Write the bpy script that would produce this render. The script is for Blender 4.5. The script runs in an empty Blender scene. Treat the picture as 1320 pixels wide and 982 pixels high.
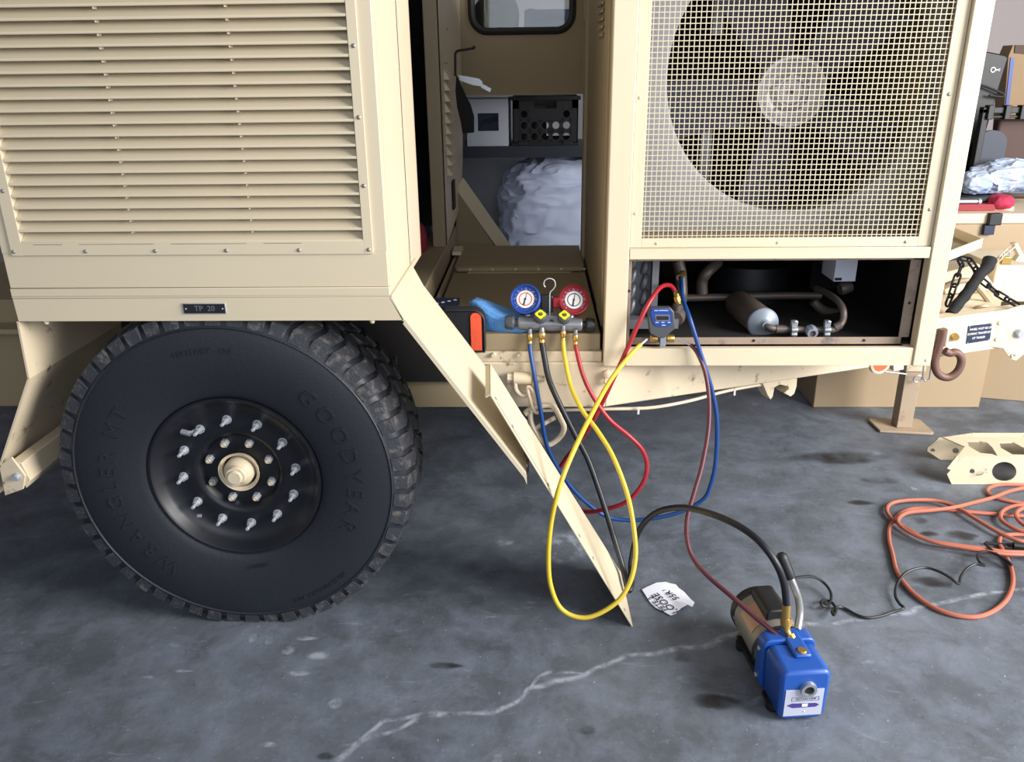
import bpy, bmesh, math, random
from mathutils import Vector, Matrix, noise
random.seed(7)
PI = math.pi
S = bpy.context.scene
COL = S.collection

# ------------------------------------------------------------------ camera
F, PITCH, YAW, ROLL, CH = 1055.0, math.radians(20.7), math.radians(1.8), math.radians(0.7), 1.455
fwd = Vector((-math.sin(YAW)*math.cos(PITCH), math.cos(YAW)*math.cos(PITCH), -math.sin(PITCH)))
r0 = Vector((math.cos(YAW), math.sin(YAW), 0)); u0 = r0.cross(fwd)
rt = math.cos(ROLL)*r0 - math.sin(ROLL)*u0
upv = math.sin(ROLL)*r0 + math.cos(ROLL)*u0
CAM = Vector((0, 0, CH))
cd = bpy.data.cameras.new('camera'); cam = bpy.data.objects.new('camera', cd); COL.objects.link(cam)
cd.sensor_fit = 'HORIZONTAL'; cd.sensor_width = 36; cd.lens = 36*F/1320; cd.clip_start = .02
cam.matrix_world = Matrix(((rt.x, upv.x, -fwd.x, 0), (rt.y, upv.y, -fwd.y, 0), (rt.z, upv.z, -fwd.z, CH), (0, 0, 0, 1)))
S.camera = cam

def _ray(px, py): return fwd + rt*((px-660)/F) - upv*((py-491)/F)
def at(px, py, y):
    d = _ray(px, py); return CAM + d*(y/d.y)
def atz(px, py, z=0.0):
    d = _ray(px, py); return CAM + d*((z-CH)/d.z)

# ------------------------------------------------------------------ world, daylight, exposure
W = bpy.data.worlds.new('world'); S.world = W; W.use_nodes = True
bg = W.node_tree.nodes['Background']; bg.inputs[0].default_value = (.70, .82, 1.0, 1); bg.inputs[1].default_value = .40
def area(name, loc, target, sx, sy, power, col):
    l = bpy.data.lights.new(name, 'AREA'); l.shape = 'RECTANGLE'; l.size = sx; l.size_y = sy; l.energy = power; l.color = col
    o = bpy.data.objects.new(name, l); COL.objects.link(o); o.location = loc
    o.rotation_euler = (Vector(target)-Vector(loc)).to_track_quat('-Z', 'Y').to_euler(); return o
area('daylight_side_door', (4.2, .35, 2.25), (.2, 2.2, .5), 2.6, 2.2, 520, (1.0, .97, .94))
area('daylight_front_door', (.6, -3.6, 2.6), (0, 2.3, .7), 4.5, 2.6, 100, (.90, .94, 1.0))
S.view_settings.view_transform = 'Standard'; S.view_settings.look = 'None'
S.view_settings.exposure = 0.0; S.view_settings.gamma = 1.0; S.view_settings.use_curve_mapping = False

# ------------------------------------------------------------------ materials
def lin(c):
    c = c/255.0
    return c/12.92 if c <= .04045 else ((c+.055)/1.055)**2.4
def rgb(r, g, b): return (lin(r), lin(g), lin(b), 1)
MATS = {}
def mat(name, c, rough=.5, metal=0, var=.08, scale=6, bump=0, bscale=60, c2=None, c2amt=.0, c2scale=9, spec=.5):
    m = bpy.data.materials.new(name); m.use_nodes = True; nt = m.node_tree; N = nt.nodes; L = nt.links
    p = N['Principled BSDF']; p.inputs['Roughness'].default_value = rough; p.inputs['Metallic'].default_value = metal
    p.inputs['Specular IOR Level'].default_value = spec
    tc = N.new('ShaderNodeTexCoord')
    nz = N.new('ShaderNodeTexNoise'); nz.inputs['Scale'].default_value = scale; nz.inputs['Detail'].default_value = 5
    L.new(tc.outputs['Object'], nz.inputs['Vector'])
    base = rgb(*c)
    mx = N.new('ShaderNodeMix'); mx.data_type = 'RGBA'
    mx.inputs[6].default_value = tuple(x*(1-var) for x in base[:3])+(1,)
    mx.inputs[7].default_value = tuple(min(1, x*(1+var)) for x in base[:3])+(1,)
    L.new(nz.outputs['Fac'], mx.inputs[0]); out = mx.outputs[2]
    if c2:
        n2 = N.new('ShaderNodeTexNoise'); n2.inputs['Scale'].default_value = c2scale; n2.inputs['Detail'].default_value = 8
        n2.inputs['Roughness'].default_value = .7
        L.new(tc.outputs['Object'], n2.inputs['Vector'])
        mr = N.new('ShaderNodeMapRange'); mr.inputs[1].default_value = .62-c2amt*.25; mr.inputs[2].default_value = .72-c2amt*.1
        L.new(n2.outputs['Fac'], mr.inputs[0])
        m2 = N.new('ShaderNodeMix'); m2.data_type = 'RGBA'; L.new(mr.outputs[0], m2.inputs[0])
        L.new(out, m2.inputs[6]); m2.inputs[7].default_value = rgb(*c2); out = m2.outputs[2]
    L.new(out, p.inputs['Base Color'])
    if bump:
        n3 = N.new('ShaderNodeTexNoise'); n3.inputs['Scale'].default_value = bscale; n3.inputs['Detail'].default_value = 4
        L.new(tc.outputs['Object'], n3.inputs['Vector'])
        b = N.new('ShaderNodeBump'); b.inputs['Strength'].default_value = bump; b.inputs['Distance'].default_value = .004
        L.new(n3.outputs['Fac'], b.inputs['Height']); L.new(b.outputs[0], p.inputs['Normal'])
    MATS[name] = m; return m
tan = mat('tan_paint', (214, 200, 172), .42, var=.05, scale=3)
tan_scuff = mat('scuffed_tan_paint', (212, 196, 168), .5, var=.08, scale=7, c2=(120, 92, 72), c2amt=.12, c2scale=22)
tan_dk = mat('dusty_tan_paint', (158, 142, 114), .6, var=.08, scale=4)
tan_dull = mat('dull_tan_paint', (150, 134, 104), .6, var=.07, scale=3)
bare = mat('worn_primer_flange', (158, 140, 124), .5, .1, var=.18, scale=14, c2=(96, 86, 92), c2amt=.3, c2scale=10)
rubber = mat('tyre_rubber', (33, 36, 43), .50, var=.18, scale=5, bump=.15, bscale=120, spec=.45)
treadm = mat('dusty_tread_rubber', (52, 54, 60), .65, var=.3, scale=30, c2=(104, 98, 94), c2amt=.4, c2scale=38, bump=.4, bscale=150)
rimm = mat('black_rim_paint', (20, 22, 28), .38, var=.2, scale=8)
steel = mat('zinc_steel', (184, 188, 196), .38, .45, var=.1, scale=20)
screwm = mat('screw_steel', (165, 160, 150), .35, .6, var=.1, scale=20)
brass = mat('brass', (196, 160, 92), .32, .85, var=.12, scale=30)
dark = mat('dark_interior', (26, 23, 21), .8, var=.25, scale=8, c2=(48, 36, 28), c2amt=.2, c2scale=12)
black = mat('black_plastic', (24, 26, 30), .5, var=.15, scale=12)
blackr = mat('black_hose_rubber', (22, 25, 32), .45, var=.15, scale=12)
gasket = mat('black_gasket', (24, 25, 24), .55, var=.1, scale=8)
grey = mat('grey_metal_body', (128, 130, 136), .38, .45, var=.1, scale=20)
greyp = mat('grey_knob_plastic', (72, 76, 82), .5, var=.1, scale=20)
blueg = mat('blue_gauge_boot', (28, 64, 146), .45, var=.1, scale=20)
redg = mat('red_gauge_boot', (140, 22, 38), .45, var=.1, scale=20)
white = mat('white_print', (232, 230, 228), .5, var=.03)
ink = mat('dark_ink', (22, 24, 48), .6, var=.05)
redink = mat('red_ink', (205, 70, 55), .6, var=.05)
paleblue = mat('pale_dial_ink', (170, 190, 235), .6, var=.05)
yellow = mat('yellow_hose', (216, 188, 58), .4, var=.08, scale=10)
yellowk = mat('yellow_cap', (222, 214, 40), .5, var=.05)
red = mat('red_hose', (160, 32, 42), .4, var=.12, scale=10)
blue = mat('blue_hose', (20, 66, 130), .4, var=.12, scale=10)
maroon = mat('maroon_hose', (92, 46, 56), .45, var=.1, scale=10)
orange = mat('orange_cord', (176, 102, 82), .5, var=.1, scale=6)
clothb = mat('blue_terry_cloth', (96, 156, 224), .95, var=.12, scale=14, bump=.8, bscale=220)
orangef = mat('orange_fabric', (226, 84, 50), .8, var=.08, scale=30, bump=.3, bscale=200)
blackf = mat('black_fabric', (20, 20, 24), .85, var=.2, scale=30, bump=.3, bscale=200)
navy = mat('navy_card', (22, 34, 66), .5, var=.1)
pumpb = mat('blue_pump_housing', (30, 80, 164), .38, var=.08, scale=14)
motor = mat('dusty_motor_metal', (140, 136, 130), .42, .3, var=.2, scale=16, c2=(84, 72, 60), c2amt=.2)
alum = mat('cast_aluminium', (176, 180, 186), .35, .7, var=.08, scale=18)
label = mat('silver_label', (196, 200, 216), .4, .2, var=.04)
copperl = mat('copper_nameplate', (176, 140, 118), .4, .3, var=.05)
purple = mat('purple_ink', (70, 56, 130), .6, var=.1)
paper = mat('white_paper', (222, 226, 240), .8, var=.03)
cardw = mat('white_cardboard', (232, 238, 252), .8, var=.02)
canvas = mat('white_canvas', (196, 208, 236), .9, var=.1, scale=5, c2=(148, 152, 146), c2amt=.3, c2scale=3)
shelfm = mat('dark_shelf_steel', (44, 50, 62), .5, var=.1)
green = mat('faded_green_fabric', (58, 70, 58), .9, var=.12, scale=6)
bluecase = mat('slate_blue_plastic', (44, 50, 88), .5, var=.08)
galv = mat('galvanised_sheet', (150, 152, 158), .42, .35, var=.15, scale=10)
shroud = mat('pale_shroud_sheet', (146, 147, 150), .5, .1, var=.12, scale=5)
blade = mat('fan_blade_paint', (74, 78, 92), .5, .1, var=.12, scale=6)
hubm = mat('cast_fan_hub', (186, 182, 186), .4, .35, var=.1, scale=12)
meshm = mat('mesh_wire_paint', (206, 194, 166), .5, var=.05)
coil = mat('coil_end_plate', (118, 120, 126), .5, .3, var=.15, scale=12)
pipe = mat('oxidised_copper_pipe', (104, 94, 88), .5, .4, var=.25, scale=14)
drier = mat('drier_paint', (106, 94, 86), .5, .1, var=.15, scale=10, c2=(96, 52, 40), c2amt=.08, c2scale=18)
dcap = mat('blue_grey_cap', (138, 148, 160), .45, .2, var=.1, scale=12)
tan_leg = mat('worn_brownish_leg', (166, 148, 126), .55, .0, var=.1, scale=12, c2=(136, 108, 92), c2amt=.2, c2scale=9)
rust = mat('rusty_brown_steel', (112, 84, 76), .6, .3, var=.2, scale=16)
chainm = mat('black_chain', (36, 38, 46), .42, .5, var=.2, scale=20)
cabinet = mat('beige_cabinet_paint', (164, 144, 116), .5, var=.04, scale=2)
wallm = mat('pink_grey_wall_paint', (176, 166, 166), .7, var=.03, scale=1)
ceilm = mat('grey_ceiling_paint', (120, 118, 116), .8, var=.03, scale=1)
card = mat('brown_cardboard', (150, 126, 98), .8, var=.06)
brownb = mat('brown_box', (78, 58, 52), .7, var=.08)
slate = mat('slate_grey_board', (62, 68, 82), .6, var=.06)
clothw = mat('pale_blue_clothes', (180, 192, 214), .9, var=.15, scale=9, c2=(120, 146, 196), c2amt=.5, c2scale=5)
redrag = mat('red_rag', (176, 44, 76), .8, var=.15, scale=20)
reflector = mat('orange_reflector', (198, 92, 56), .35, var=.08)
glassm = bpy.data.materials.new('window_glass'); glassm.use_nodes = True
_n = glassm.node_tree.nodes; _l = glassm.node_tree.links
_t = _n.new('ShaderNodeBsdfTransparent'); _t.inputs[0].default_value = (.66, .70, .72, 1)
_g = _n.new('ShaderNodeBsdfGlossy'); _g.inputs['Roughness'].default_value = .03
_m = _n.new('ShaderNodeMixShader'); _m.inputs[0].default_value = .06
_l.new(_t.outputs[0], _m.inputs[1]); _l.new(_g.outputs[0], _m.inputs[2]); _l.new(_m.outputs[0], _n['Material Output'].inputs[0])

# concrete floor
def concrete():
    m = bpy.data.materials.new('concrete'); m.use_nodes = True; nt = m.node_tree; N = nt.nodes; L = nt.links
    p = N['Principled BSDF']; p.inputs['Specular IOR Level'].default_value = .5
    tc = N.new('ShaderNodeTexCoord')
    def nz(s, d=6, r=.6, dist=0, stretch=None):
        n = N.new('ShaderNodeTexNoise'); n.inputs['Scale'].default_value = s; n.inputs['Detail'].default_value = d
        n.inputs['Roughness'].default_value = r; n.inputs['Distortion'].default_value = dist
        if stretch:
            mp = N.new('ShaderNodeMapping'); mp.inputs['Scale'].default_value = stretch
            L.new(tc.outputs['Object'], mp.inputs[0]); L.new(mp.outputs[0], n.inputs['Vector'])
        else: L.new(tc.outputs['Object'], n.inputs['Vector'])
        return n.outputs['Fac']
    def ramp(f, a, b):
        mr = N.new('ShaderNodeMapRange'); mr.inputs[1].default_value = a; mr.inputs[2].default_value = b; L.new(f, mr.inputs[0]); return mr.outputs[0]
    def mix(f, a, b, k=1.0):
        x = N.new('ShaderNodeMix'); x.data_type = 'RGBA'
        if k != 1:
            mm = N.new('ShaderNodeMath'); mm.operation = 'MULTIPLY'; mm.inputs[1].default_value = k; L.new(f, mm.inputs[0]); f = mm.outputs[0]
        L.new(f, x.inputs[0])
        for i, v in ((6, a), (7, b)):
            if isinstance(v, tuple): x.inputs[i].default_value = v
            else: L.new(v, x.inputs[i])
        return x.outputs[2]
    c = mix(ramp(nz(1.6), .3, .7), rgb(66, 72, 80), rgb(104, 111, 120))
    c = mix(ramp(nz(7, 8, .7, .3), .42, .72), c, rgb(136, 147, 165), .5)
    c = mix(ramp(nz(3.2, 9, .68, .8), .56, .70), c, rgb(58, 56, 56), .55)
    c = mix(ramp(nz(90, 3, .6), .66, .74), c, rgb(186, 190, 200), .5)
    c = mix(ramp(nz(5, 9, .75, 1.2, (1, 3.2, 1)), .60, .72), c, rgb(150, 158, 172), .6)
    c = mix(ramp(nz(45, 4, .6), .24, .34), rgb(70, 70, 72), c)
    L.new(c, p.inputs['Base Color'])
    rr = N.new('ShaderNodeMapRange'); rr.inputs[3].default_value = .38; rr.inputs[4].default_value = .7
    L.new(nz(5, 7), rr.inputs[0]); L.new(rr.outputs[0], p.inputs['Roughness'])
    b = N.new('ShaderNodeBump'); b.inputs['Strength'].default_value = .25; b.inputs['Distance'].default_value = .004
    L.new(nz(60, 6), b.inputs['Height']); L.new(b.outputs[0], p.inputs['Normal'])
    return m
concrete_m = concrete()
def stain_mat(name, c, kmax, brk=30, rough=.6):
    # real surface film on the concrete: thickness attribute 'w' fades it out to bare floor
    m = bpy.data.materials.new(name); m.use_nodes = True; nt = m.node_tree; N = nt.nodes; L = nt.links
    p = N['Principled BSDF']; p.inputs['Base Color'].default_value = rgb(*c); p.inputs['Roughness'].default_value = rough
    a = N.new('ShaderNodeAttribute'); a.attribute_name = 'w'
    tc = N.new('ShaderNodeTexCoord'); n = N.new('ShaderNodeTexNoise'); n.inputs['Scale'].default_value = brk; n.inputs['Detail'].default_value = 6
    L.new(tc.outputs['Object'], n.inputs['Vector'])
    mr = N.new('ShaderNodeMapRange'); mr.inputs[1].default_value = .33; mr.inputs[2].default_value = .60; L.new(n.outputs['Fac'], mr.inputs[0])
    mu = N.new('ShaderNodeMath'); mu.operation = 'MULTIPLY'; L.new(a.outputs['Fac'], mu.inputs[0]); L.new(mr.outputs[0], mu.inputs[1])
    m2 = N.new('ShaderNodeMath'); m2.operation = 'MULTIPLY'; m2.inputs[1].default_value = kmax; m2.use_clamp = True; L.new(mu.outputs[0], m2.inputs[0])
    t = N.new('ShaderNodeBsdfTransparent'); mx = N.new('ShaderNodeMixShader')
    L.new(m2.outputs[0], mx.inputs[0]); L.new(t.outputs[0], mx.inputs[1]); L.new(p.outputs[0], mx.inputs[2]); L.new(mx.outputs[0], N['Material Output'].inputs[0])
    return m
chalk = stain_mat('chalky_crack_deposit', (164, 172, 184), .88, 28)
oil = stain_mat('oil_stain', (44, 42, 42), .75, 8, .45)

# ------------------------------------------------------------------ mesh helpers
def frame(d):
    d = Vector(d).normalized(); a = Vector((0, 0, 1)) if abs(d.z) < .9 else Vector((1, 0, 0))
    x = d.cross(a).normalized(); return x, d.cross(x).normalized(), d
class MB:
    def __init__(s): s.v = []; s.f = []; s.M = None
    def add(s, vs, fs):
        o = len(s.v); s.v += [(s.M @ Vector(p)) if s.M else Vector(p) for p in vs]; s.f += [tuple(i+o for i in f) for f in fs]; return s
    def box(s, x0, x1, y0, y1, z0, z1):
        return s.add([(x0,y0,z0),(x1,y0,z0),(x1,y1,z0),(x0,y1,z0),(x0,y0,z1),(x1,y0,z1),(x1,y1,z1),(x0,y1,z1)],
                     [(0,3,2,1),(4,5,6,7),(0,1,5,4),(1,2,6,5),(2,3,7,6),(3,0,4,7)])
    def hexa(s, p):   # 8 corner points, bottom ring then top ring
        return s.add(p, [(0,3,2,1),(4,5,6,7),(0,1,5,4),(1,2,6,5),(2,3,7,6),(3,0,4,7)])
    def prism(s, pts, off):
        n = len(pts); off = Vector(off); P = [Vector(p) for p in pts]
        nrm = Vector((0,0,0))
        for i in range(n): nrm += P[i].cross(P[(i+1) % n])
        if nrm.dot(off) > 0: P.reverse()
        fs = [tuple(range(n)), tuple(range(2*n-1, n-1, -1))] + [(i, i+n, (i+1) % n+n, (i+1) % n) for i in range(n)]
        return s.add(P+[p+off for p in P], [tuple(f) for f in fs])
    def cyl(s, a, b, r, n=16, r2=None, caps=True):
        a = Vector(a); b = Vector(b); r2 = r if r2 is None else r2; x, y, d = frame(b-a)
        vs = [a+(x*math.cos(t)+y*math.sin(t))*r for t in [2*PI*i/n for i in range(n)]] + [b+(x*math.cos(t)+y*math.sin(t))*r2 for t in [2*PI*i/n for i in range(n)]]
        fs = [(i, (i+1) % n, (i+1) % n+n, i+n) for i in range(n)]
        if caps: fs += [tuple(range(n-1, -1, -1)), tuple(range(n, 2*n))]
        return s.add(vs, fs)
    def lathe(s, prof, o, d, n=32, cap0=False, cap1=False):   # prof: (r, h) along d
        o = Vector(o); x, y, d = frame(d); m = len(prof); vs = []
        for r, h in prof: vs += [o+d*h+(x*math.cos(2*PI*i/n)+y*math.sin(2*PI*i/n))*r for i in range(n)]
        fs = [(k*n+i, k*n+(i+1) % n, (k+1)*n+(i+1) % n, (k+1)*n+i) for k in range(m-1) for i in range(n)]
        if cap0: fs.append(tuple(range(n-1, -1, -1)))
        if cap1: fs.append(tuple(range((m-1)*n, m*n)))
        return s.add(vs, fs)
    def tube(s, pts, r, n=8, closed=False, rs=None):
        P = [Vector(p) for p in pts]; m = len(P); vs = []; px = None
        for i in range(m):
            t = (P[(i+1) % m]-P[i-1]) if closed else (P[min(i+1, m-1)]-P[max(i-1, 0)])
            t.normalize()
            if px is None: px = frame(t)[0]
            px = (px-t*px.dot(t)).normalized(); py = t.cross(px); rr = rs[i] if rs else r
            vs += [P[i]+(px*math.cos(2*PI*k/n)+py*math.sin(2*PI*k/n))*rr for k in range(n)]
        fs = [(i*n+k, i*n+(k+1) % n, ((i+1) % m)*n+(k+1) % n, ((i+1) % m)*n+k) for i in range(m if closed else m-1) for k in range(n)]
        if not closed: fs += [tuple(range(n-1, -1, -1)), tuple(range((m-1)*n, m*n))]
        return s.add(vs, fs)
    def torus(s, c, nrm, R, r, n=28, k=8):
        x, y, d = frame(nrm); c = Vector(c)
        return s.tube([c+(x*math.cos(2*PI*i/n)+y*math.sin(2*PI*i/n))*R for i in range(n)], r, k, True)
    def text(s, body, size, M, extrude=.0006, font_scale=1.0, bend=None, spacing=1.0):
        cu = bpy.data.curves.new('t', 'FONT'); cu.body = body; cu.size = size; cu.extrude = extrude; cu.align_x = 'CENTER'; cu.align_y = 'CENTER'
        cu.space_character = spacing; cu.resolution_u = 2
        o = bpy.data.objects.new('t', cu); COL.objects.link(o); dg = bpy.context.evaluated_depsgraph_get()
        me = o.evaluated_get(dg).to_mesh(); vs = [v.co.copy() for v in me.vertices]; fs = [tuple(p.vertices) for p in me.polygons]
        o.evaluated_get(dg).to_mesh_clear(); bpy.data.objects.remove(o); bpy.data.curves.remove(cu)
        if bend: vs = [bend(v) for v in vs]
        return s.add([M @ v for v in vs] if M else vs, fs)
    def mesh(s, name, m, smooth=True, off=(0, 0, 0)):
        off = Vector(off); me = bpy.data.meshes.new(name); me.from_pydata([tuple(v-off) for v in s.v], [], s.f); me.update()
        me.materials.append(m)
        if smooth:
            me.shade_smooth(); me.set_sharp_from_angle(angle=math.radians(38))
        return me
WL = {}
def wl(o): return WL.get(o.name, Vector((0, 0, 0))) if o else Vector((0, 0, 0))
def tag(o, label=None, cat=None, group=None, kind=None):
    if label: o['label'] = label
    if cat: o['category'] = cat
    if group: o['group'] = group
    if kind: o['kind'] = kind
    return o
def thing(name, loc, label, cat, group=None):
    o = bpy.data.objects.new(name, None); COL.objects.link(o); o.location = loc; o.empty_display_size = .05
    WL[o.name] = Vector(loc); return tag(o, label, cat, group)
def part(name, mb, m, parent=None, bevel=0, smooth=True, label=None, kind=None, off=None):
    o0 = wl(parent) if off is None else Vector(off)
    me = mb.mesh(name, m, smooth, o0); o = bpy.data.objects.new(name, me); COL.objects.link(o); o.parent = parent
    WL[o.name] = o0 if parent else Vector((0, 0, 0))
    if not parent and off is not None: o.location = off; WL[o.name] = Vector(off)
    if bevel:
        b = o.modifiers.new('bevel', 'BEVEL'); b.width = bevel; b.segments = 2; b.limit_method = 'ANGLE'; b.angle_limit = math.radians(40)
    return tag(o, label, None, None, kind)
def solo(name, mb, m, label, cat, group=None, bevel=0, off=None, kind=None, smooth=True):
    if off is None:
        zs = min(v.z for v in mb.v); c = sum(mb.v, Vector((0,0,0)))/len(mb.v); off = (c.x, c.y, zs)
    return tag(part(name, mb, m, None, bevel, smooth, off=off), label, cat, group, kind)
def inst(name, me, parent, loc, rot=None, scale=None):
    o = bpy.data.objects.new(name, me); COL.objects.link(o); o.parent = parent; o.location = Vector(loc)-wl(parent)
    if rot: o.rotation_euler = rot
    WL[o.name] = Vector(loc); return o
def copytree(o, parent=None):
    c = o.copy(); COL.objects.link(c); c.parent = parent
    for ch in list(o.children): copytree(ch, c)
    return c
def smoothpath(pts, sub=8, closed=False):
    P = [Vector(p) for p in pts]; n = len(P); out = []
    for i in range(n if closed else n-1):
        p0 = P[i-1] if (i > 0 or closed) else P[0]; p1 = P[i]; p2 = P[(i+1) % n]; p3 = P[(i+2) % n] if (i+2 < n or closed) else P[-1]
        for k in range(sub):
            t = k/sub
            out.append(.5*((2*p1)+(p2-p0)*t+(2*p0-5*p1+4*p2-p3)*t*t+(3*p1-p0-3*p2+p3)*t**3))
    if not closed: out.append(P[-1])
    return out
def struct(name, mb, m, parent=None):
    o = part(name, mb, m, parent, smooth=False)
    if not parent: o['kind'] = 'structure'
    return o
# shared screw head (dome, faces -Y)
_s = MB(); _s.lathe([(.0001, -.0032), (.003, -.0026), (.0048, -.001), (.005, .0005)], (0, 0, 0), (0, 1, 0), 10)
SCREW = _s.mesh('screw', screwm); _s2 = MB(); _s2.lathe([(.0001, -.0032), (.003, -.0026), (.0048, -.001), (.005, .0005)], (0, 0, 0), (0, 1, 0), 10)
SCREWT = _s2.mesh('screw_painted', tan)

# ------------------------------------------------------------------ setting
b = MB(); b.box(-6, 7, -6, 7.0, -.1, 0); floor = struct('floor', b, concrete_m)
b = MB(); b.box(-6, 7, 6.2, 6.35, 0, 4.2); wback = struct('wall_back', b, wallm)
for i in range(11):     # steel wall panels with upright ribs
    x = -5.6+i*1.17; b = MB(); b.box(x, x+1.155, 6.175, 6.2, .02, 4.15); part('panel', b, wallm, wback, smooth=False)
b = MB(); b.box(-6.1, -6, -2.2, 6.35, 0, 4.2); struct('wall_left', b, wallm)
b = MB(); b.box(-6, 7, -1.2, 6.35, 4.0, 4.1); struct('ceiling', b, ceilm)

def ribbon(name, pts, w, m, jitter=.35, sub=6, z=.0012):
    P = smoothpath(pts, sub); v = []; f = []; wts = []
    for i, p in enumerate(P):
        t = (P[min(i+1, len(P)-1)]-P[max(i-1, 0)]).normalized(); nrm = Vector((-t.y, t.x, 0))
        ww = w*(1+jitter*noise.noise(p*9)*2); c = p+nrm*(noise.noise(p*14+Vector((3, 1, 7)))*w*1.1)
        for k, a in zip((-1, -.45, 0, .45, 1), (0, .75, 1, .75, 0)):
            v.append((c.x+nrm.x*k*ww, c.y+nrm.y*k*ww, z)); wts.append(a)
    n = 5
    for i in range(len(P)-1):
        for k in range(4): f.append((i*n+k, (i+1)*n+k, (i+1)*n+k+1, i*n+k+1))
    me = bpy.data.meshes.new(name); me.from_pydata(v, [], f); me.materials.append(m)
    a = me.attributes.new('w', 'FLOAT', 'POINT'); a.data.foreach_set('value', wts)
    o = bpy.data.objects.new(name, me); COL.objects.link(o); o.parent = floor; return o
crack = [(425,990),(464,956),(495,947),(525,935),(550,921),(590,922),(620,919),(645,914),(672,903),(684,888),(703,882),(733,875),(752,868),(779,859),(801,850),(835,843),(873,836),(905,832),(960,815),(1040,807),(1100,800),(1171,789),(1205,779),(1235,772),(1270,766),(1330,757)]
ribbon('crack', [atz(*p) for p in crack], .0125, chalk)
ribbon('crack', [atz(*p) for p in [(684,890),(690,876),(705,869),(722,868),(738,866),(752,868)]], .007, chalk, z=.0016)
ribbon('crack', [atz(*p) for p in [(464,956),(492,930),(515,928),(545,921)]], .010, chalk, z=.0016)
def blot(c, rx, ry, m, z=.0008, rot=0, n=26):
    v = [(c.x, c.y, z)]; w = [1.0]; f = []
    for k, a in ((.55, .9), (.82, .5), (1.1, 0)):
        for i in range(n):
            t = 2*PI*i/n; q = k*(1+.28*noise.noise(Vector((math.cos(t)*1.3+c.x*9, math.sin(t)*1.3+c.y*9, k))))
            x = rx*q*math.cos(t); y = ry*q*math.sin(t)
            v.append((c.x+x*math.cos(rot)-y*math.sin(rot), c.y+x*math.sin(rot)+y*math.cos(rot), z)); w.append(a)
    for i in range(n): f.append((0, 1+i, 1+(i+1) % n))
    for r in range(2):
        for i in range(n): f.append((1+r*n+i, 1+(r+1)*n+i, 1+(r+1)*n+(i+1) % n, 1+r*n+(i+1) % n))
    me = bpy.data.meshes.new('floor_stain'); me.from_pydata(v, [], f); me.materials.append(m)
    a = me.attributes.new('w', 'FLOAT', 'POINT'); a.data.foreach_set('value', w)
    o = bpy.data.objects.new('floor_stain', me); COL.objects.link(o); o.parent = floor
for px, py, rx, ry, k in ((1186,671,.030,.022,oil),(1197,688,.036,.016,oil),(1134,619,.07,.03,oil),(925,905,.06,.03,oil),(758,941,.022,.018,oil),(574,858,.045,.014,oil),
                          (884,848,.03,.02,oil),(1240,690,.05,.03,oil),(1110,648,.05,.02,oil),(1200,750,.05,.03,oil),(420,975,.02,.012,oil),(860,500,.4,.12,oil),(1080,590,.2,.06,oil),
                          (650,700,.03,.02,chalk),(326,823,.012,.02,chalk),(347,826,.012,.018,chalk),(372,838,.02,.02,chalk),(395,823,.03,.01,chalk),(410,845,.03,.02,chalk),(235,865,.03,.006,chalk),(190,873,.015,.006,chalk),
                          (1178,630,.014,.014,chalk),(740,700,.10,.10,chalk),(725,715,.05,.06,chalk),(385,868,.03,.012,chalk),(432,907,.02,.02,chalk),(345,960,.02,.01,chalk)):
    blot(atz(px, py), rx, ry, k)

# ------------------------------------------------------------------ wheel
WX, WZ = -.800, .453
wheel = thing('wheel', (WX, 2.05, 0), 'large black off-road tyre and wheel standing under the louvered tan housing', 'wheel')
def wp(r, ang, y): return Vector((WX+r*math.sin(ang), y+.020, max(WZ+r*math.cos(ang), .001)))   # ang clockwise from top seen from camera
def wlathe(prof, n=96, thk=None):
    m = MB(); k = len(prof)
    vs = [wp(r, 2*PI*i/n, y) for r, y in prof for i in range(n)]
    fs = [(j*n+i, (j+1)*n+i, (j+1)*n+(i+1) % n, j*n+(i+1) % n) for j in range(k-1) for i in range(n)]
    return m.add(vs, fs)
tprof = [(.222,1.925),(.229,1.907),(.238,1.899),(.255,1.893),(.29,1.884),(.345,1.879),(.40,1.884),(.418,1.889),(.421,1.886),(.424,1.889),(.434,1.892),(.453,1.902),(.464,1.922),(.466,1.98),(.467,2.03),(.466,2.08),(.464,2.14),(.453,2.16),(.40,2.185),(.30,2.18),(.23,2.15)]
tyre = part('tyre', wlathe(tprof, 128), rubber, wheel)
tr = MB(); NL = 52
def lug(a0, a1, prof_in, prof_out, sk=0):
    # prof_in / prof_out: lists of (r, y) base and raised outline, swept between two angles
    vs = []
    for a in (a0, a1):
        for (r, y) in prof_in+prof_out[::-1]:
            vs.append(wp(r, a+sk*(y-1.95), y))
    n = len(vs)//2; fs = [tuple(range(n)), tuple(range(2*n-1, n-1, -1))] + [(i, i+n, (i+1) % n+n, (i+1) % n) for i in range(n)]
    tr.add(vs, fs)
for i in range(NL):
    a = 2*PI*i/NL; w = 2*PI/NL; e = .004 if i % 2 else .0
    lug(a, a+w*.70, [(.426,1.894),(.450,1.912),(.462,1.966+e*3)], [(.427,1.888+e*.5),(.461,1.8925+e*.6),(.4745,1.965+e*3)], .5)
    lug(a+w*.26, a+w*.96, [(.462,1.973),(.462,2.026)], [(.4755,1.974),(.476,2.022)], -1.2)
    lug(a+w*.0, a+w*.70, [(.462,2.030),(.462,2.090)], [(.476,2.038),(.475,2.084)], 1.2)
    lug(a+w*.30, a+w*.97, [(.462,2.096),(.430,2.17)], [(.475,2.102),(.462,2.168)], -.6)
part('tread', tr, treadm, tyre, bevel=.0035)
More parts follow.
